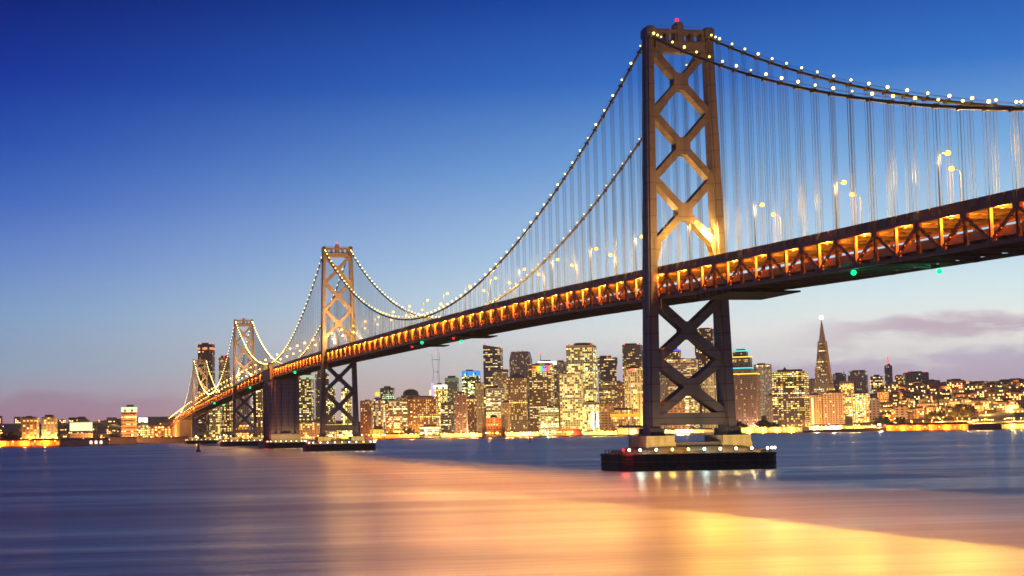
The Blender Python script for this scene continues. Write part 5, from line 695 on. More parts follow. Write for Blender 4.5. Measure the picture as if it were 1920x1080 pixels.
def wn(a,b,off):
    cb=t.nodes.new('ShaderNodeCombineXYZ'); 
    for i,q in enumerate((a,b)): 
        if isinstance(q,(int,float)): cb.inputs[i].default_value=q
        else: t.links.new(q,cb.inputs[i])
    t.links.new(T_('ADD',G_['Seed'],off),cb.inputs[2])
    n=t.nodes.new('ShaderNodeTexWhiteNoise'); n.noise_dimensions='3D'; t.links.new(cb.outputs[0],n.inputs['Vector']); return n.outputs['Value'],n.outputs['Color']
r1,rc=wn(iu,iv,0); rf,_=wn(iv,0.0,5.5); rg,_=wn(T_('FLOOR',T_('DIVIDE',iu,3.0)),iv,9.1)
floorhot=T_('GREATER_THAN',rf,T_('SUBTRACT',1.0,G_['FloorLit']))
pr_=T_('ADD',T_('MULTIPLY',G_['Lit'],T_('ADD',.45,T_('MULTIPLY',rg,1.5))),T_('MULTIPLY',floorhot,.5))
rcol,_=wn(T_('FLOOR',T_('DIVIDE',iu,2.0)),0.0,3.3); pr_=T_('MULTIPLY',pr_,T_('ADD',.55,T_('MULTIPLY',rcol,.9))); pr_=T_('MULTIPLY',pr_,T_('GREATER_THAN',rf,.07))
lit=T_('MULTIPLY',T_('LESS_THAN',r1,pr_),win)
up=T_('GREATER_THAN',sx.outputs[1],-100.0); lit=T_('MULTIPLY',lit,up); win=T_('MULTIPLY',win,up)
pb=t.nodes.new('ShaderNodeBsdfPrincipled')
t.links.new(mix(win,G_['Wall'],(.035,.035,.045,1),tree=t),pb.inputs['Base Color'])
t.links.new(T_('SUBTRACT',.8,T_('MULTIPLY',win,.6)),pb.inputs['Roughness'])
sr=t.nodes.new('ShaderNodeSeparateColor'); t.links.new(rc,sr.inputs[0])
gc=mix(T_('POWER',sr.outputs[1],2.2),G_['Glow'],(1.0,.70,.22,1),tree=t); gc=mix(T_('MULTIPLY',T_('GREATER_THAN',sr.outputs[2],.93),.8),gc,(.7,1,.8,1),tree=t)
t.links.new(gc,pb.inputs['Emission Color'])
t.links.new(T_('MULTIPLY',T_('MULTIPLY',lit,G_['Strength']),T_('ADD',.4,T_('MULTIPLY',T_('POWER',sr.outputs[0],3.0),2.8))),pb.inputs['Emission Strength'])
t.links.new(pb.outputs[0],go.inputs[0])
Y=(1,.54,.09); Y2=(1,.66,.18); GR=(.85,.95,.40); OR=(1,.38,.05)
#        wall            cw  ch  lit  flo  ww  wh  glow str
ST={'greyA':((.09,.07,.08),6,4,.22,.12,.55,.55,Y,4),'greyB':((.24,.20,.18),4,4,.10,.03,.5,.5,Y,3),
'stripe':((.30,.16,.11),30,7,.18,.35,.95,.4,Y2,3),'glass':((.10,.11,.10),4,4,.4,.3,.8,.6,GR,3),'dim':((.16,.12,.12),5,4,.14,.05,.55,.5,Y,3),
'orange':((.26,.14,.06),7,5,.45,.2,.6,.55,OR,4),'darkrib':((.10,.06,.07),9,5.5,.10,.12,.7,.45,Y2,3),'beige':((.40,.28,.17),4,4,.16,.05,.45,.5,Y,3),
'greenlit':((.15,.14,.08),5,4.2,.30,.16,.7,.5,(1,.78,.22),4.2),'busy':((.22,.15,.09),5,4.4,.42,.12,.6,.55,Y,4.4),'pale':((.36,.29,.24),5,4,.10,.05,.5,.5,Y,2.5),
'bright':((.36,.30,.12),5,4.2,.50,.15,.6,.55,(1,.72,.2),4.5),'darkglass':((.05,.045,.05),6,4,.12,.05,.7,.5,Y2,3.5),'brown':((.22,.10,.07),5,4.4,.24,.05,.5,.5,Y,4),
'gridwhite':((.42,.33,.24),6,5,.35,.1,.72,.66,(1,.8,.3),4),'darkteal':((.06,.06,.07),6,4.5,.22,.12,.8,.45,(.55,.95,.55),3),'bandlit':((.24,.19,.13),8,4.6,.35,.3,.92,.45,(1,.76,.26),3.6),
'brownwide':((.24,.11,.07),4.6,4.6,.30,.05,.5,.5,Y,4),'paleLow':((.36,.36,.24),8,5,.5,.3,.8,.5,GR,2.6),'greengrey':((.26,.27,.19),4.5,4.2,.22,.06,.5,.5,Y2,3.2),
'slate':((.17,.11,.15),7,4.4,.12,.16,.8,.45,Y2,3.8),'darkroof':((.27,.20,.15),6,4.2,.22,.22,.85,.4,Y2,3),'redbrick':((.48,.14,.05),6,5,.35,.1,.5,.5,Y,3.5),
'pinkgrey':((.34,.22,.20),4.2,4.2,.14,.03,.45,.5,Y2,3),'brownlit':((.26,.16,.10),5,4.6,.34,.05,.5,.5,Y,4.2),'brownglass':((.19,.10,.06),7,4.4,.30,.2,.8,.5,Y2,3.8),
'whitegrid':((.60,.46,.28),6.2,5.2,.50,.04,.72,.7,(1,.72,.18),4.0),'whitegrid2':((.60,.44,.28),6.2,5.4,.30,.04,.76,.72,(1,.68,.18),3.8),'cream':((.60,.50,.24),6,5,.75,.3,.8,.6,Y2,4),
'dark':((.13,.09,.09),6,4.4,.14,.22,.8,.45,Y2,3.4),'darkband':((.13,.085,.075),6,4.2,.20,.08,.7,.45,Y,3.4),'whiterib':((.56,.40,.28),5.2,200,0,0,.5,.0,Y,3),
'orangebox':((.52,.26,.14),9,6,.12,.05,.5,.4,Y,3),'gold':((.52,.26,.10),4,5,.5,.2,.5,.6,(1,.5,.07),2.6),'beigelit':((.42,.28,.16),5,4.6,.34,.08,.5,.5,Y,4),
'banded':((.40,.27,.19),7,4.4,.28,.16,.92,.42,Y2,2.8),'darkbrown':((.16,.075,.05),5.5,4.4,.22,.12,.55,.5,Y,4),'plum':((.11,.08,.085),6,4.6,.10,.01,.4,.4,Y,3.4),
'palewhite':((.58,.50,.42),4.6,4.2,.20,.03,.5,.45,Y2,3.4),'blackgold':((.03,.02,.02),5.2,5.0,.45,.25,.74,.50,(1,.60,.12),2.9),'dimgrey':((.24,.18,.19),5,4.4,.10,.02,.5,.5,Y2,2.6),
'vertlit':((.46,.34,.20),6,4.4,.14,.02,.5,.5,Y,3),'beigebright':((.46,.33,.20),6,5,.18,.02,.5,.5,Y2,4.4),'slatelow':((.22,.18,.21),9,6,.06,.0,.5,.5,Y2,3),
'dimspark':((.22,.16,.16),6.5,6,.20,.02,.5,.45,Y,4.5),'plainpale':((.40,.34,.22),12,6,.03,0,.5,.5,Y,3),'yellowbright':((.60,.46,.20),5,5,.5,.1,.6,.55,(1,.74,.25),3.6),'busylow':((.22,.14,.10),5,5,.4,.1,.6,.5,Y,4.2)}
def fmat(style,seed):
    w_,cw,chh,lt_,fl_,ww,wh,gl_,st_=ST[style]
    m=bpy.data.materials.new('facade_'+style); m.use_nodes=True; q=m.node_tree; q.nodes.clear(); g=q.nodes.new('ShaderNodeGroup'); g.node_tree=FG; o=q.nodes.new('ShaderNodeOutputMaterial'); q.links.new(g.outputs[0],o.inputs[0])
    if style=='whiterib': cw,chh,lt_,fl_,ww,wh=5.0,5.2,.30,.06,.52,.8
    for k,v in zip(('Wall','CellW','CellH','Lit','FloorLit','WinW','WinH','Glow','Strength','Seed'),((*[min(.7,q*1.6) for q in w_],1),cw,chh,lt_,fl_,ww,wh,(*gl_,1),st_,float(seed))): g.inputs[k].default_value=v
    m.cycles.emission_sampling='NONE'; return m
M_roof=mat('flat_roof',(.10,.08,.08),.9); M_steel=mat('mast_steel',(.3,.12,.12),.6)
def glow(n,c,s): return emat(n,c,s)
RED_B=MB(); RED_B.ball((0,0,2.2),2.0,1); RED_B.tube([(0,0,-2),(0,0,1.5)],.5,5,0); ME_rb=RED_B.mesh('beacon',[M_roof,E_red])
CR={'greenwhite':(.62,1,.45),'pale':(.75,.9,.6),'white':(1,.95,.75),'blue':(.03,.33,1),'blue2':(.12,.15,1),'teal':(.1,.8,.75),'dimgreen':(.35,.55,.35)}
def building(k,r):
    x,y,g,w_,d_,h,az,style,label,ex=r; ex=ex.split(); exd=dict(q.split(':') if ':' in q else (q,'1') for q in ex)
    th=-math.radians(az)     # local +x faces the bay
    e=empty('building',(x,y,g),th); tag(e,label,'building')
    fm=fmat(style,k*1.37); m_=MB(); hx,hy=d_/2,w_/2
    P=[(-hx,-hy),(hx,-hy),(hx,hy),(-hx,hy)]; top=h
    if 'cham' in exd or 'cap' in exd: c=w_*.16; 
    if 'cham' in exd:
        m_.prism(P,0,h*.90); Q=[(-hx*.85,-hy*.82),(hx*.85,-hy*.82),(hx*.85,hy*.82),(-hx*.85,hy*.82)]; m_.prism(P,h*.9,h,top=Q)
    elif 'flare' in exd:
        m_.prism([(a,b*.86) for a,b in P],0,h*.86); m_.prism([(a,b*.86) for a,b in P],h*.86,h*.93,top=P,cap=False); m_.prism(P,h*.93,h)
    elif 'slant' in exd:
        m_.prism(P,0,h-9,cap=False); b=[(-hx,-hy,h),(hx,-hy,h),(hx,hy,h-9),(-hx,hy,h-9)]
        m_.face(b); m_.face([(-hx,-hy,h-9),(hx,-hy,h-9),b[1],b[0]]); m_.face([(hx,-hy,h-9),(hx,hy,h-9),b[1]]); m_.face([(-hx,hy,h-9),(-hx,-hy,h-9),b[0]])
    elif 'step' in exd:
        m_.prism(P,0,h*.86); m_.prism([(a*.75,b*.78) for a,b in P],h*.86,h)
    else:
        m_.prism(P,0,h)
        if h>60: # recessed corner bays give the facade some relief
            for s in (-1,1): m_.prism([(hx,s*hy*.5-w_*.08),(hx+.9,s*hy*.5-w_*.08),(hx+.9,s*hy*.5+w_*.08),(hx,s*hy*.5+w_*.08)],0,h-4)
    obj('wall',m_,fm,e)
    rf=MB()
    if 'pyr' in exd:
        n=[(a*1.04,b*1.04) for a,b in P]; rf.prism(n,h,h+13,top=[(a*.12,b*.12) for a,b in P])
    elif 'dome' in exd:
        c=MB(); R=w_*.42 if h>50 else w_*.16; rf.prism([(R*math.cos(a*math.pi/8),R*math.sin(a*math.pi/8)) for a in range(16)],h,h+R*.25); rf.ball((0,0,h+R*.25),R,0,14,8,.55)
        if h<60:
            for s in (-1,1): rf.prism([(hx-6,s*hy-5),(hx,s*hy-5),(hx,s*hy+5),(hx-6,s*hy+5)] if False else [(hx-9,s*(hy-5)-4),(hx+1,s*(hy-5)-4),(hx+1,s*(hy-5)+4),(hx-9,s*(hy-5)+4)],0,h+5)
    elif 'cap' in exd: rf.prism([(a*1.06,b*1.06) for a,b in P],h-5,h+2)
    elif not any(q in exd for q in ('slant','screen','cham')):
        rf.prism([(a*.96,b*.96) for a,b in P],h,h+1.2)
        q=.35+.3*((k*37)%10)/10; rf.prism([(a*q,b*q+w_*.08*((k%3)-1)) for a,b in P],h+1.2,h+3.5+(k%4))
        if k%2: rf.prism([(a*.18-hx*.2,b*.12-hy*.5) for a,b in P],h+1.2,h+4.6)
    if rf.v: obj('roof',rf,M_roof,e)
    def band(name,z0,z1,c,s,sc=1.012):
        b=MB(); b.prism([(a*sc+(.4 if a>0 else -.4),bb*sc+(.3 if bb>0 else -.3)) for a,bb in P],z0,z1); obj(name,b,glow(name+'_glow',c,s),e)
    if 'crown' in exd:
        c=CR[exd['crown']]; thin=exd['crown'] in('teal','blue2')
        band('crown',h-(3 if thin else 13 if exd['crown']=='blue' else 9),h+.5,c,{'blue':1.15,'white':2.5,'greenwhite':1.6,'dimgreen':.35,'pale':.7}.get(exd['crown'],1.4),1.0)
    if 'band' in exd: c={'orange':(1,.33,.12),'yellow':(1,.65,.2),'gold':(1,.5,.03)}[exd['band']]; band('light_band',h-(14 if exd['band']!='yellow' else 7),h-(8 if exd['band']!='yellow' else 3.5),c,1.3)
    if 'line' in exd: c={'teal':(.04,.75,.7),'yellow':(1,.72,.05)}[exd['line']]; band('light_line',h-1.8,h+.8,c,1.8)
    if 'rainbow' in exd:
        cols=[(1,.12,.05),(1,.3,.02),(1,.6,.02),(1,.85,.05),(.3,.9,.15),(.1,.6,.9),(.5,.3,1),(.9,.1,.8),(1,.1,.25),(1,.3,.05)]
        n=len(cols); b=MB()
        for i in range(n): y0=-hy*.62+1.62*hy*i/n; b.box(hx,hx+.9,y0,y0+1.62*hy/n-.01,h-19,h-4,i)
        b.box(-hx,hx*.9,-hy-.8,-hy,h-19,h-4,0)
        obj('rainbow_crown',b,[glow('rainbow_glow',c,1.3) for c in cols],e)
    if 'ribs' in exd:
        b=MB()
        for i in range(9): y0=-hy+w_*i/9; b.box(hx,hx+1,y0+.3,y0+1.6,h-16,h+1)
        obj('crown_rib',b,mat('pale_stone',(.6,.52,.45),.8),e)
    if style in('whiterib','whitegrid','whitegrid2'):
        b=MB(); n=int(w_/ST[style][1]) if style!='whiterib' else int(w_/5)
        for i in range(n+1): y0=-hy+w_*i/n; b.box(hx-.1,hx+.9,y0-.55,y0+.55,0,h+.4)
        if style!='whiterib': b.box(hx+.0,hx+.95,-hy,hy,h-3,h+.6)
        obj('facade_rib',b,mat('white_stone',(.62,.46,.30),.8),e)
    for q,n_ in (('red1',1),('red2',2)):
        if q in exd:
            for i in range(n_):
                yy=0 if n_==1 else (-1,1)[i]*hy*.85
                o=obj('beacon',ME_rb,None,e,(hx*.6,yy,h+1.5 if 'slant' not in exd else (h+1 if yy<0 else h-8))); 
    if 'box' in exd: b=MB(); b.box(-6,6,-w_*.2,w_*.2,h+1.2,h+8); obj('penthouse',b,mat('red_lit_penthouse',(.5,.12,.1),.8),e)
    if 'pent' in exd: b=MB(); b.box(-hx*.8,hx*.8,-hy*.68,hy*.62,h,h+6); b.prism([(-5,-hy*.45),(5,-hy*.45),(5,-hy*.2),(-5,-hy*.2)],h+6,h+13,top=[(-.3,-hy*.33),(.3,-hy*.33),(.3,-hy*.32),(-.3,-hy*.32)]); obj('penthouse',b,M_roof,e)
    if 'sign' in exd: b=MB(); b.box(-1,1,-hy*.95,hy*.95,h+5,h+15,0); b.box(-.5,.5,-hy*.8,-hy*.7,h,h+5,1); b.box(-.5,.5,hy*.7,hy*.8,h,h+5,1); obj('roof_sign',b,[glow('sign_glow',(1,1,.9),2.2),M_roof],e)
    if 'screen' in exd: b=MB(); b.box(-1,1,-hy,hy,h+4,h+19,0); b.box(-1.2,1.2,-hy-.8,hy+.8,h+2.5,h+4,1); b.box(-1.2,1.2,-hy-.8,hy+.8,h+19,h+20,1); b.box(-1,1,-hy*.7,-hy*.65,h,h+2.5,1); b.box(-1,1,hy*.65,hy*.7,h,h+2.5,1); obj('roof_screen',b,[glow('screen_glow',(.85,1,.5),1.3),M_roof],e)
    if 'signred' in exd: b=MB(); b.box(hx+1,hx+1.6,-hy*.5,hy*.1,h-6,h-1.5); obj('roof_sign',b,glow('red_sign_glow',(1,.12,.08),3),e)
    if 'ball' in exd: b=MB(); b.ball((0,-2,h+13),6.5,0,12,8,.85); obj('round_sign',b,glow('ball_glow',(1,.62,.02),1.6),e); b=MB(); b.tube([(0,-2,h),(0,-2,h+7)],4.2,10); obj('sign_base',b,glow('purple_glow',(.35,.15,.8),1.0),e)
    if 'blade' in exd: b=MB(); b.prism([(hx,-hy-7),(hx+2,-hy-7),(hx+2,-hy),(hx,-hy)],h-30,h+6); b.box(hx+2,hx+2.3,-hy-5,-hy-1.5,h-30,h+5.5); obj('blade_sign',b,glow('blade_glow',(.55,.42,1),1.4),e); b=MB(); b.box(hx+1,hx+1.8,-hy-12,-hy-7.2,h-32,h-12); obj('blade_sign',b,glow('yellow_blade_glow',(1,.8,.25),1.5),e)
    if 'vstrip' in exd: b=MB(); b.box(hx+.9,hx+1.5,-hy*.62,-hy*.3,h*.08,h-6); obj('light_strip',b,glow('strip_glow',(1,.78,.3),1.8),e)
    if 'lamp' in exd: b=MB(); b.box(hx+.2,hx+.8,hy*.0,hy*.85,h*.25,h*.72); obj('lit_panel',b,glow('panel_glow',(1,.98,.85),3),e)
    if 'mast' in exd: b=MB(); b.tube([(0,-hy*.75,h),(0,-hy*.75,h+20)],[1.2,.5],5); obj('mast',b,M_roof,e); o=obj('beacon',ME_rb,None,e,(0,-hy*.75,h+20))
    if 'cham' in exd:
        for yy in (-hy*.25,hy*.2): b=MB(); b.tube([(0,yy,h),(0,yy,h+5)],[1.0,.6],5); obj('mast',b,M_roof,e)
    if 'spire' in exd: b=MB(); b.tube([(0,hy*.7,h-5),(0,hy*.7,h+14)],[2,.4],5); obj('spire',b,mat('white_spire',(.7,.65,.5),.7),e)
    if 'redmast' in exd:
        b=MB(); b.tube([(0,0,h),(0,0,h+24)],[2.0,.7],6); mo=obj('mast',b,M_steel,e)
        for zz in (8,16,25): obj('beacon',ME_rb,None,mo,(0,0,h+zz-2))
    return e
for k,r in enumerate(CITY): building(k,r)
# ---- the pyramid tower
x,y=polar(PYR[0],PYR[1]); e=empty('building',(x,y,2),-math.radians(PYR[0]+24)); tag(e,'tall slender pyramid shaped tower with a brilliant white light at its tip','building')
H=PYR[2]; Wb=PYR[3]*.93
fm=fmat('beigelit',77.7); fm.node_tree.nodes['Group'].inputs['Wall'].default_value=(.18,.145,.14,1); fm.node_tree.nodes['Group'].inputs['Lit'].default_value=.16; fm.node_tree.nodes['Group'].inputs['FloorLit'].default_value=.12
m_=MB(); 
def sq(z): q=Wb/2*(1-z/H)+.35; return [(-q,-q),(q,-q),(q,q),(-q,q)]
m_.prism(sq(0),0,H*.78,top=sq(H*.78),cap=False); obj('wall',m_,fm,e)
m_=MB(); m_.prism(sq(H*.78),H*.78,H,top=sq(H)); obj('spire',m_,mat('pyramid_cap',(.26,.19,.18),.6),e)
m_=MB()
for s in (-1,1): q=Wb/2*(1-.45); m_.prism([(-5,s*q-4),(5,s*q-4),(5,s*q+4),(-5,s*q+4)],H*.45,H*.80,top=[(-4,s*(q*.42)-3.4),(4,s*(q*.42)-3.4),(4,s*(q*.42)+3.4),(-4,s*(q*.42)+3.4)])
obj('wing',m_,mat('wing_stone',(.34,.26,.22),.8),e)
m_=MB(); m_.ball((0,0,H+4),5.0,0,12,8); obj('tip_light',m_,emat('tip_glow',(.8,1,1),10),e)
# ---- low waterfront halls
M_gal=emat('gallery_glow',(1,.62,.16),1.4)
SK={'orange':((.55,.20,.06),OR,1.7,.7),'greylow':((.24,.18,.19),Y,1.5,.05),'arches':((.26,.20,.22),(1,.7,.55),1.6,.8),'plainwall':((.26,.17,.19),Y,1,.0),'orangelow':((.55,.28,.10),(1,.5,.1),2.0,.5),'creamlow':((.55,.40,.20),(1,.70,.25),2.4,.6),'redlow':((.30,.07,.05),(1,.2,.1),1.6,.25),'gallery':((.60,.46,.20),(1,.68,.2),2.2,.0)}
APR=[]
for k,(x,y,w_,h,az,kind,label) in enumerate(SHEDS):
    e=empty('pier_shed',(x,y,1.5),-math.radians(az)); tag(e,label,'pier building')
    wc,gc_,gs,lt_=SK[kind]; m_=MB(); hy=w_/2; hx=20; n=max(4,int(w_/7)); M1=mat('shed_wall',wc,.85,0,.2,.05); M2=emat('shed_window_glow',gc_,gs)
    m_.box(-hx,hx,-hy,hy,0,h*.72); obj('wall',m_,M1,e)
    for i in range(min(n,40)):
        if rnd.random()>lt_: continue
        y0=-hy+w_*(i+.2)/n; b=MB(); b.box(hx,hx+.25,y0,y0+w_/n*.6,h*.12,h*.52)
        if kind=='arches': b.prism([(hx,y0+w_/n*.05),(hx+.25,y0+w_/n*.05),(hx+.25,y0+w_/n*.55),(hx,y0+w_/n*.55)],h*.52,h*.62,top=[(hx,y0+w_/n*.2),(hx+.25,y0+w_/n*.2),(hx+.25,y0+w_/n*.4),(hx,y0+w_/n*.4)])
        obj('window',b,M2,e)
    b=MB()
    if kind=='redlow':
        for i in range(8):
            a0,a1=math.pi*i/8,math.pi*(i+1)/8
            b.hexa([(-hx,-hy*math.cos(a0),h*.72),(hx,-hy*math.cos(a0),h*.72),(hx,-hy*math.cos(a1),h*.72),(-hx,-hy*math.cos(a1),h*.72),(-hx,-hy*math.cos(a0),h*.72+h*.35*math.sin(a0)+.2),(hx,-hy*math.cos(a0),h*.72+h*.35*math.sin(a0)+.2),(hx,-hy*math.cos(a1),h*.72+h*.35*math.sin(a1)+.2),(-hx,-hy*math.cos(a1),h*.72+h*.35*math.sin(a1)+.2)])
    elif kind in('plainwall','gallery'): b.box(-hx-1,hx+1.5,-hy-1,hy+1,h*.72,h*.8)
    else: b.prism([(-hx-1,-hy-1),(hx+1,-hy-1),(hx+1,hy+1),(-hx-1,hy+1)],h*.72,h,top=[(-1,-hy+2),(1,-hy+2),(1,hy-2),(-1,hy-2)])
    obj('roof',b,mat('shed_roof',tuple(c*.5 for c in wc),.9),e)
    m_=MB(); m_.box(-hx-2,hx+12,-hy-1,hy+1,-3.5,.2); obj('apron',m_,M1,e)
    if kind in('orange','gallery') or (kind=='creamlow' and k%2):
        for i in range(max(2,int(w_/14))): APR.append((k,az,x,y,hx+7,-hy+w_*(i+.5)/max(2,int(w_/14)),kind))
    if kind=='gallery':
        for z0,z1 in ((h*.12,h*.34),(h*.46,h*.60)):
            b=MB(); b.box(hx,hx+.3,-hy+1,hy-1,z0,z1); obj('lit_gallery',b,M_gal,e)
        for i in range(n+1): yy=-hy+w_*i/n; b=MB(); b.box(hx+.31,hx+1.2,yy-.4,yy+.4,.2,h*.72); obj('column',b,M1,e)
# ---- hillside houses
HM=[]
for k in range(8):
    rnd2=random.Random(k); W_,D_,H_=rnd2.uniform(14,30),rnd2.uniform(10,16),rnd2.uniform(9,22)
    b=MB(); b.prism([(-D_/2,-W_/2),(D_/2,-W_/2),(D_/2,W_/2),(-D_/2,W_/2)],-6,H_,cap=False)
    if k%2: b.prism([(-D_/2-.5,-W_/2-.5),(D_/2+.5,-W_/2-.5),(D_/2+.5,W_/2+.5),(-D_/2-.5,W_/2+.5)],H_,H_+4,1,top=[(-.2,-W_/2),(.2,-W_/2),(.2,W_/2),(-.2,W_/2)])
    else: b.prism([(-D_/2-.3,-W_/2-.3),(D_/2+.3,-W_/2-.3),(D_/2+.3,W_/2+.3),(-D_/2-.3,W_/2+.3)],H_,H_+1,1)
    n=int(W_/5); 
    for i in range(n):
        for j in range(max(1,int(H_/5))):
            c=2 if rnd2.random()<.38 else 4
            if rnd2.random()<.08: c=3
            y0=-W_/2+W_*(i+.25)/n; b.box(D_/2,D_/2+.2,y0,y0+W_/n*.5,j*5+1.5,j*5+3.8,c)
    wc=[(.34,.26,.22),(.24,.17,.15),(.42,.34,.26),(.30,.20,.16),(.22,.18,.18),(.38,.28,.20),(.28,.20,.19),(.44,.36,.28)][k]
    HM.append(b.mesh('hillside_house',[mat('house_wall',wc,.85),M_roof,emat('house_window_glow',(1,.62,.22),6),emat('house_lamp_glow',(1,.4,.1),8),mat('dark_pane',(.04,.04,.05),.3)]))
HW=['pale','dark brown','cream','brown','dark grey','tan','mauve brown','light cream']
def houses(lst,label,group):
    for x,y,z,k,rz in lst:
        o=obj('hillside_house',HM[k],None,None,(x,y,z)); o.rotation_euler=(0,0,math.radians(rz)-math.radians(math.degrees(math.atan2(y-CY,CX-x)))); tag(o,label[k%2],'house',group=group[k%2])
houses(HOUSES_R,['small flat roofed house with lit windows on the hillside at the right','small pitched roof house with lit windows on the hillside at the right'],['flat roofed houses on the right hillside','pitched roof houses on the right hillside'])
houses(HOUSES_L,['small flat roofed house with lit windows on the far hills at the left','small pitched roof house with lit windows on the far hills at the left'],['flat roofed houses on the left hills','pitched roof houses on the left hills'])
# ---- waterfront lamps, with inner-city ones added to lighten the building walls
WFC={'o':((1,.34,.04),'orange'),'y':((1,.62,.14),'yellow'),'w':((1,.9,.65),'white')}
WM={}
for c,(rgb,nm) in WFC.items():
    b=MB(); b.tube([(0,0,-9),(0,0,-.6)],.12,5,0); b.ball((0,0,0),1.1,1); WM[c]=b.mesh('waterfront_lamp',[M_pole,emat('waterfront_%s_glow'%nm,rgb,11)])
WL={}
for c,(rgb,nm) in WFC.items():
    l=bpy.data.lights.new('waterfront_lamp_light','POINT'); l.color=rgb; l.energy=60000; l.shadow_soft_size=1; WL[c]=l; WL[c+'2']=l.copy(); WL[c+'2'].energy=190000
for i,(x,y,h,c) in enumerate(WF):
    if h>14: h=14+gz(x,y)
    hill=gz(x,y)>6
    o=obj('hillside_lamp' if hill else 'waterfront_lamp',WM[c],None,None,(x,y,max(h,gz(x,y)+7))); sec='far left' if y<-60 else 'behind the bridge' if y<330 else 'left of the near tower' if y<800 else 'right of the near tower' if y<1400 else 'far right'
    tag(o,'small %s lamp on the waterfront, %s'%(WFC[c][1],sec),'street lamp',group='%s waterfront lamps, %s'%(WFC[c][1],sec))
    if hill: tag(o,'small %s street lamp among the hillside houses, %s'%(WFC[c][1],sec),'street lamp',group='%s hillside lamps, %s'%(WFC[c][1],sec))
    if i%2==0 or 100<math.hypot(x-CX,y-CY)-shore(math.degrees(math.atan2(y-CY,CX-x)))<720: l=bpy.data.objects.new('waterfront_lamp_light',WL[c+'2' if 100<math.hypot(x-CX,y-CY)-shore(math.degrees(math.atan2(y-CY,CX-x)))<720 else c]); COL.objects.link(l); l.parent=o; l.location=(2,0,-2)
for i,(k,az,x,y,lx,ly,kind) in enumerate(APR):
    a=-math.radians(az); wx,wy=x+lx*math.cos(a)-ly*math.sin(a),y+lx*math.sin(a)+ly*math.cos(a); cc='o' if kind=='orange' else 'y'
    o=obj('waterfront_lamp',WM[cc],None,None,(wx,wy,8.5)); sec='at the far left' if y<-60 else 'under the bridge' if y<330 else 'left of the near tower' if y<800 else 'just right of the near tower' if y<1400 else 'at the right'
    tag(o,'small %s lamp in front of a pier shed %s'%(WFC[cc][1],sec),'street lamp',group='%s pier lamps %s'%(WFC[cc][1],sec))
    if i%2==0: l=bpy.data.objects.new('waterfront_lamp_light',WL[cc]); COL.objects.link(l); l.parent=o; l.location=(-2,0,-2)
# ---- trees along the shore
M_leaf=mat('dark_foliage',(.035,.04,.02),.9); M_trunk=mat('tree_trunk',(.06,.04,.03),.9)
for k,(x,y,h) in enumerate(TREES):
    r3=random.Random(k); e=empty('tree',(x,y,gz(x,y))); 
    tag(e,['dark round tree on the waterfront','dark broad tree on the waterfront'][k%2]+(' below the black tower right of the near tower' if k<4 or k in(14,15) else ' beside the dark moored ship' if k<8 else ' on the orange lit slope at the right' if k in (8,9,10,16,17) else ' seen under the near tower' if k==11 else ' below the wide brown block' if k<14 else ' at the far left'),'tree',group='dark trees along the shore')
    b=MB(); b.tube([(0,0,-1),(0,0,h*.5),(r3.uniform(-2,2),r3.uniform(-2,2),h*.8)],[h*.035,h*.025,h*.01],6)
    for q in range(4): a=r3.uniform(0,6.28); b.tube([(0,0,h*.4),(h*.25*math.cos(a),h*.25*math.sin(a),h*.7)],[h*.015,h*.006],4)
    obj('trunk',b,M_trunk,e); b=MB()
    cs=[(r3.uniform(-.34,.34)*h,r3.uniform(-.40,.40)*h,r3.uniform(.38,.84)*h,r3.uniform(.10,.2)*h) for _ in range(11)]
    for cx,cy,cz_,cr in cs:
        for _ in range(55):
            v=Vector((r3.gauss(0,1),r3.gauss(0,1),r3.gauss(0,1))).normalized()*cr*r3.uniform(.6,1.1); c=Vector((cx,cy,cz_))+v; s=h*.035
            a=Vector((r3.gauss(0,1),r3.gauss(0,1),r3.gauss(0,1))).normalized()*s; d=a.cross(v).normalized()*s
            b.face([c-a-d,c+a-d,c+a+d,c-a+d])
    obj('crown',b,M_leaf,e)
# ---- distant lattice mast tower
e=empty('mast_tower',(PTS['sutro'][0],PTS['sutro'][1],150)); tag(e,'far three pronged red and white mast tower in the haze under the deck','tower')
b=MB(); zt=PTS['sutro'][2]-150+92
for k in range(3):
    a=k*2.094+.5; 
    b.tube([(30*math.cos(a),30*math.sin(a),0),(14*math.cos(a),14*math.sin(a),zt*.52),(20*math.cos(a),20*math.sin(a),zt*.74),(20*math.cos(a),20*math.sin(a),zt*(.86 if k!=1 else 1.0))],[.9,.7,.7,.5],5)
    a2=(k+1)*2.094+.5
    for f_,R_ in ((.3,21),(.52,14),(.74,20)): b.tube([(R_*math.cos(a),R_*math.sin(a),zt*f_),(R_*math.cos(a2),R_*math.sin(a2),zt*f_)],.7,5)
obj('lattice',b,mat('mast_red',(.45,.30,.30),.8),e)
for k in range(3): a=k*2.094+.5; obj('beacon',ME_rb,None,e,(20*math.cos(a),20*math.sin(a),zt*(.86 if k!=1 else 1.0)-2))
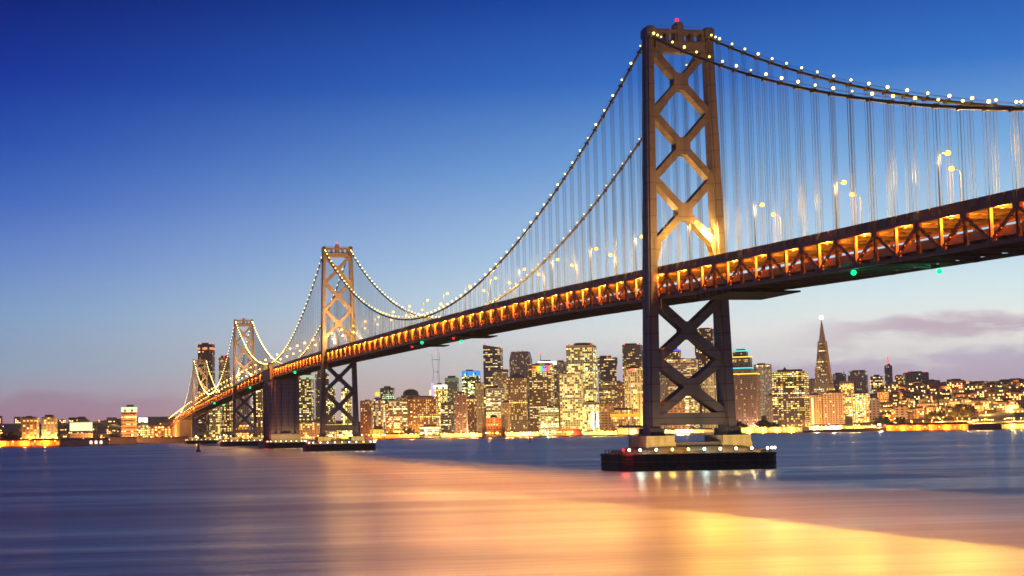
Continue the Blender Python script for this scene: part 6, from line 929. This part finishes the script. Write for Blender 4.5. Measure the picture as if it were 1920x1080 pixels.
# ---- boats and buoys
x,y,_=PTS['ship']; e=empty('ship',(x,y,0),math.radians(-70)); tag(e,'dark ship with a white mast light moored at the right waterfront','ship')
b=MB(); b.prism([(-22,-5),(16,-5),(24,0),(16,5),(-22,5)],-.5,7,top=[(-22,-5.5),(18,-5.5),(28,0),(18,5.5),(-22,5.5)]); obj('hull',b,mat('dark_hull',(.06,.05,.07),.5),e)
b=MB(); b.box(-16,6,-4,4,7,11); b.box(-12,2,-3.5,3.5,11,15); obj('cabin',b,mat('cabin_grey',(.25,.23,.27),.6),e)
b=MB(); b.tube([(-5,0,15),(-5,0,27)],[.5,.2],5); obj('mast',b,M_roof,e); b=MB(); b.ball((-5,0,27.4),.8); obj('mast_light',b,E_wht,e)
for q in range(4): b=MB(); b.box(-14+q*5,-12+q*5,-4.1,-4.0,8.2,9.6); obj('window',b,emat('cabin_glow',(.9,.9,1),2),e)
x,y,_=PTS['ferry']; e=empty('ferry_boat',(x,y,0),math.radians(-65)); tag(e,'white ferry boat with lit cabin moored left of the dark ship','ferry')
b=MB(); b.prism([(-18,-5),(14,-5),(22,0),(14,5),(-18,5)],-.5,4,top=[(-18,-5),(15,-5),(24,0),(15,5),(-18,5)]); obj('hull',b,mat('white_hull',(.6,.58,.6),.5),e)
b=MB(); b.box(-14,10,-4.4,4.4,4,7.5); b.box(-10,5,-4,4,7.5,10.5); obj('cabin',b,mat('white_cabin',(.6,.58,.58),.5),e)
for q in range(5): b=MB(); b.box(-12+q*4,-9.4+q*4,-4.5,-4.4,5,6.5); obj('window',b,emat('ferry_glow',(1,.85,.5),2.5),e)
for nm_,lb,h in (('buoy','dark slim buoy floating on the water in front of the third bridge pier',8.5),('buoy2','small red channel buoy floating left of the near pier',7)):
    x,y,_=PTS[nm_]; e=empty('buoy',(x,y,0)); tag(e,lb,'buoy')
    b=MB(); b.tube([(0,0,-.5),(0,0,1.6)],2.0,10); obj('float',b,mat('buoy_red',(.30,.05,.05) if nm_=='buoy2' else (.06,.03,.05),.5),e)
    b=MB(); b.tube([(0,0,1.6),(0,0,h*.7)],[1.3,.7],8); b.tube([(0,0,h*.7),(0,0,h)],[.9,.3],8); obj('tower',b,mat('buoy_dark',(.10,.04,.05),.5),e)
print('objects',len(bpy.data.objects))

# ================================================================ haze over the whole scene
HZ=MB(); HZ.box(-9800,2700,-8200,9700,-4.0,560)
m=bpy.data.materials.new('haze_air'); m.use_nodes=True; q=m.node_tree; q.nodes.clear(); o_=q.nodes.new('ShaderNodeOutputMaterial'); v=q.nodes.new('ShaderNodeVolumePrincipled')
v.inputs['Color'].default_value=(.88,.93,.95,1); v.inputs['Density'].default_value=HAZE; v.inputs['Anisotropy'].default_value=.3; q.links.new(v.outputs[0],o_.inputs['Volume'])
if HAZE>0: tag(obj('haze',HZ,m),'thin pink evening haze over the bay','haze',kind='stuff')

# ================================================================ labels that single out each repeat
def nth(i): return '%d%s'%(i,'th' if 10<=i%100<=20 else {1:'st',2:'nd',3:'rd'}.get(i%10,'th'))
bpy.context.view_layer.update()
tops=[o for o in COL.objects if o.parent is None]
def wx(o): return o.location.x
def seg(x):
    return ('right of the near tower',lambda q:q) if x>0 else ('left of the near tower',lambda q:-q) if x>-704 else ('left of the second tower',lambda q:-q) if x>-1057 else ('left of the anchorage',lambda q:-q) if x>-1410 else ('left of the third tower',lambda q:-q) if x>-2114 else ('left of the farthest tower',lambda q:-q)
def number(pref,fmt,side=True):
    D={}
    for o in tops:
        if o.name.split('.')[0]==pref and o.get('kind')!='stuff': D.setdefault((seg(wx(o))[0],o.location.y>0 if side else 0),[]).append(o)
    for (sg,far),L in D.items():
        L.sort(key=lambda o:seg(wx(o))[1](wx(o)))
        for i,o in enumerate(L): o['label']=fmt%((nth(i+1),sg)+(('far' if far else 'near',) if side else ()))
number('street_lamp','%s street lamp %s on the %s edge of the deck')
number('cable_lamp','%s small yellow lamp %s along the %s cable')
number('deck_lamp','%s orange lamp under the upper deck, %s',False)
def bearing(o): return math.degrees(math.atan2(o.location.y-CY,CX-o.location.x))
def number2(pref,fmt):
    D={}
    for o in tops:
        if o.name.split('.')[0]==pref: D.setdefault(o['group'],[]).append(o)
    for g,L in D.items():
        L.sort(key=bearing)
        for i,o in enumerate(L): o['label']=fmt%(nth(i+1),g)
number2('waterfront_lamp','%s from the left of the small %s'); number2('hillside_lamp','%s from the left of the small %s')
number2('tree','dark leafy tree, %s from the left of the %s'); number2('viaduct_pier','%s from the left of the concrete %s')
D={}
for o in tops:
    if o.name.startswith('hillside_house'):
        k=HM.index(o.data); D.setdefault((o['group'].split()[-3:][-2] if False else ('right' if 'right' in o['group'] else 'left'),k),[]).append(o)
for (sd,k),L in D.items():
    L.sort(key=bearing)
    for i,o in enumerate(L): o['label']='%s %s house, %s of its kind from the left on the %s hills'%(HW[k],'pitched roof' if k%2 else 'flat roofed',nth(i+1),sd)
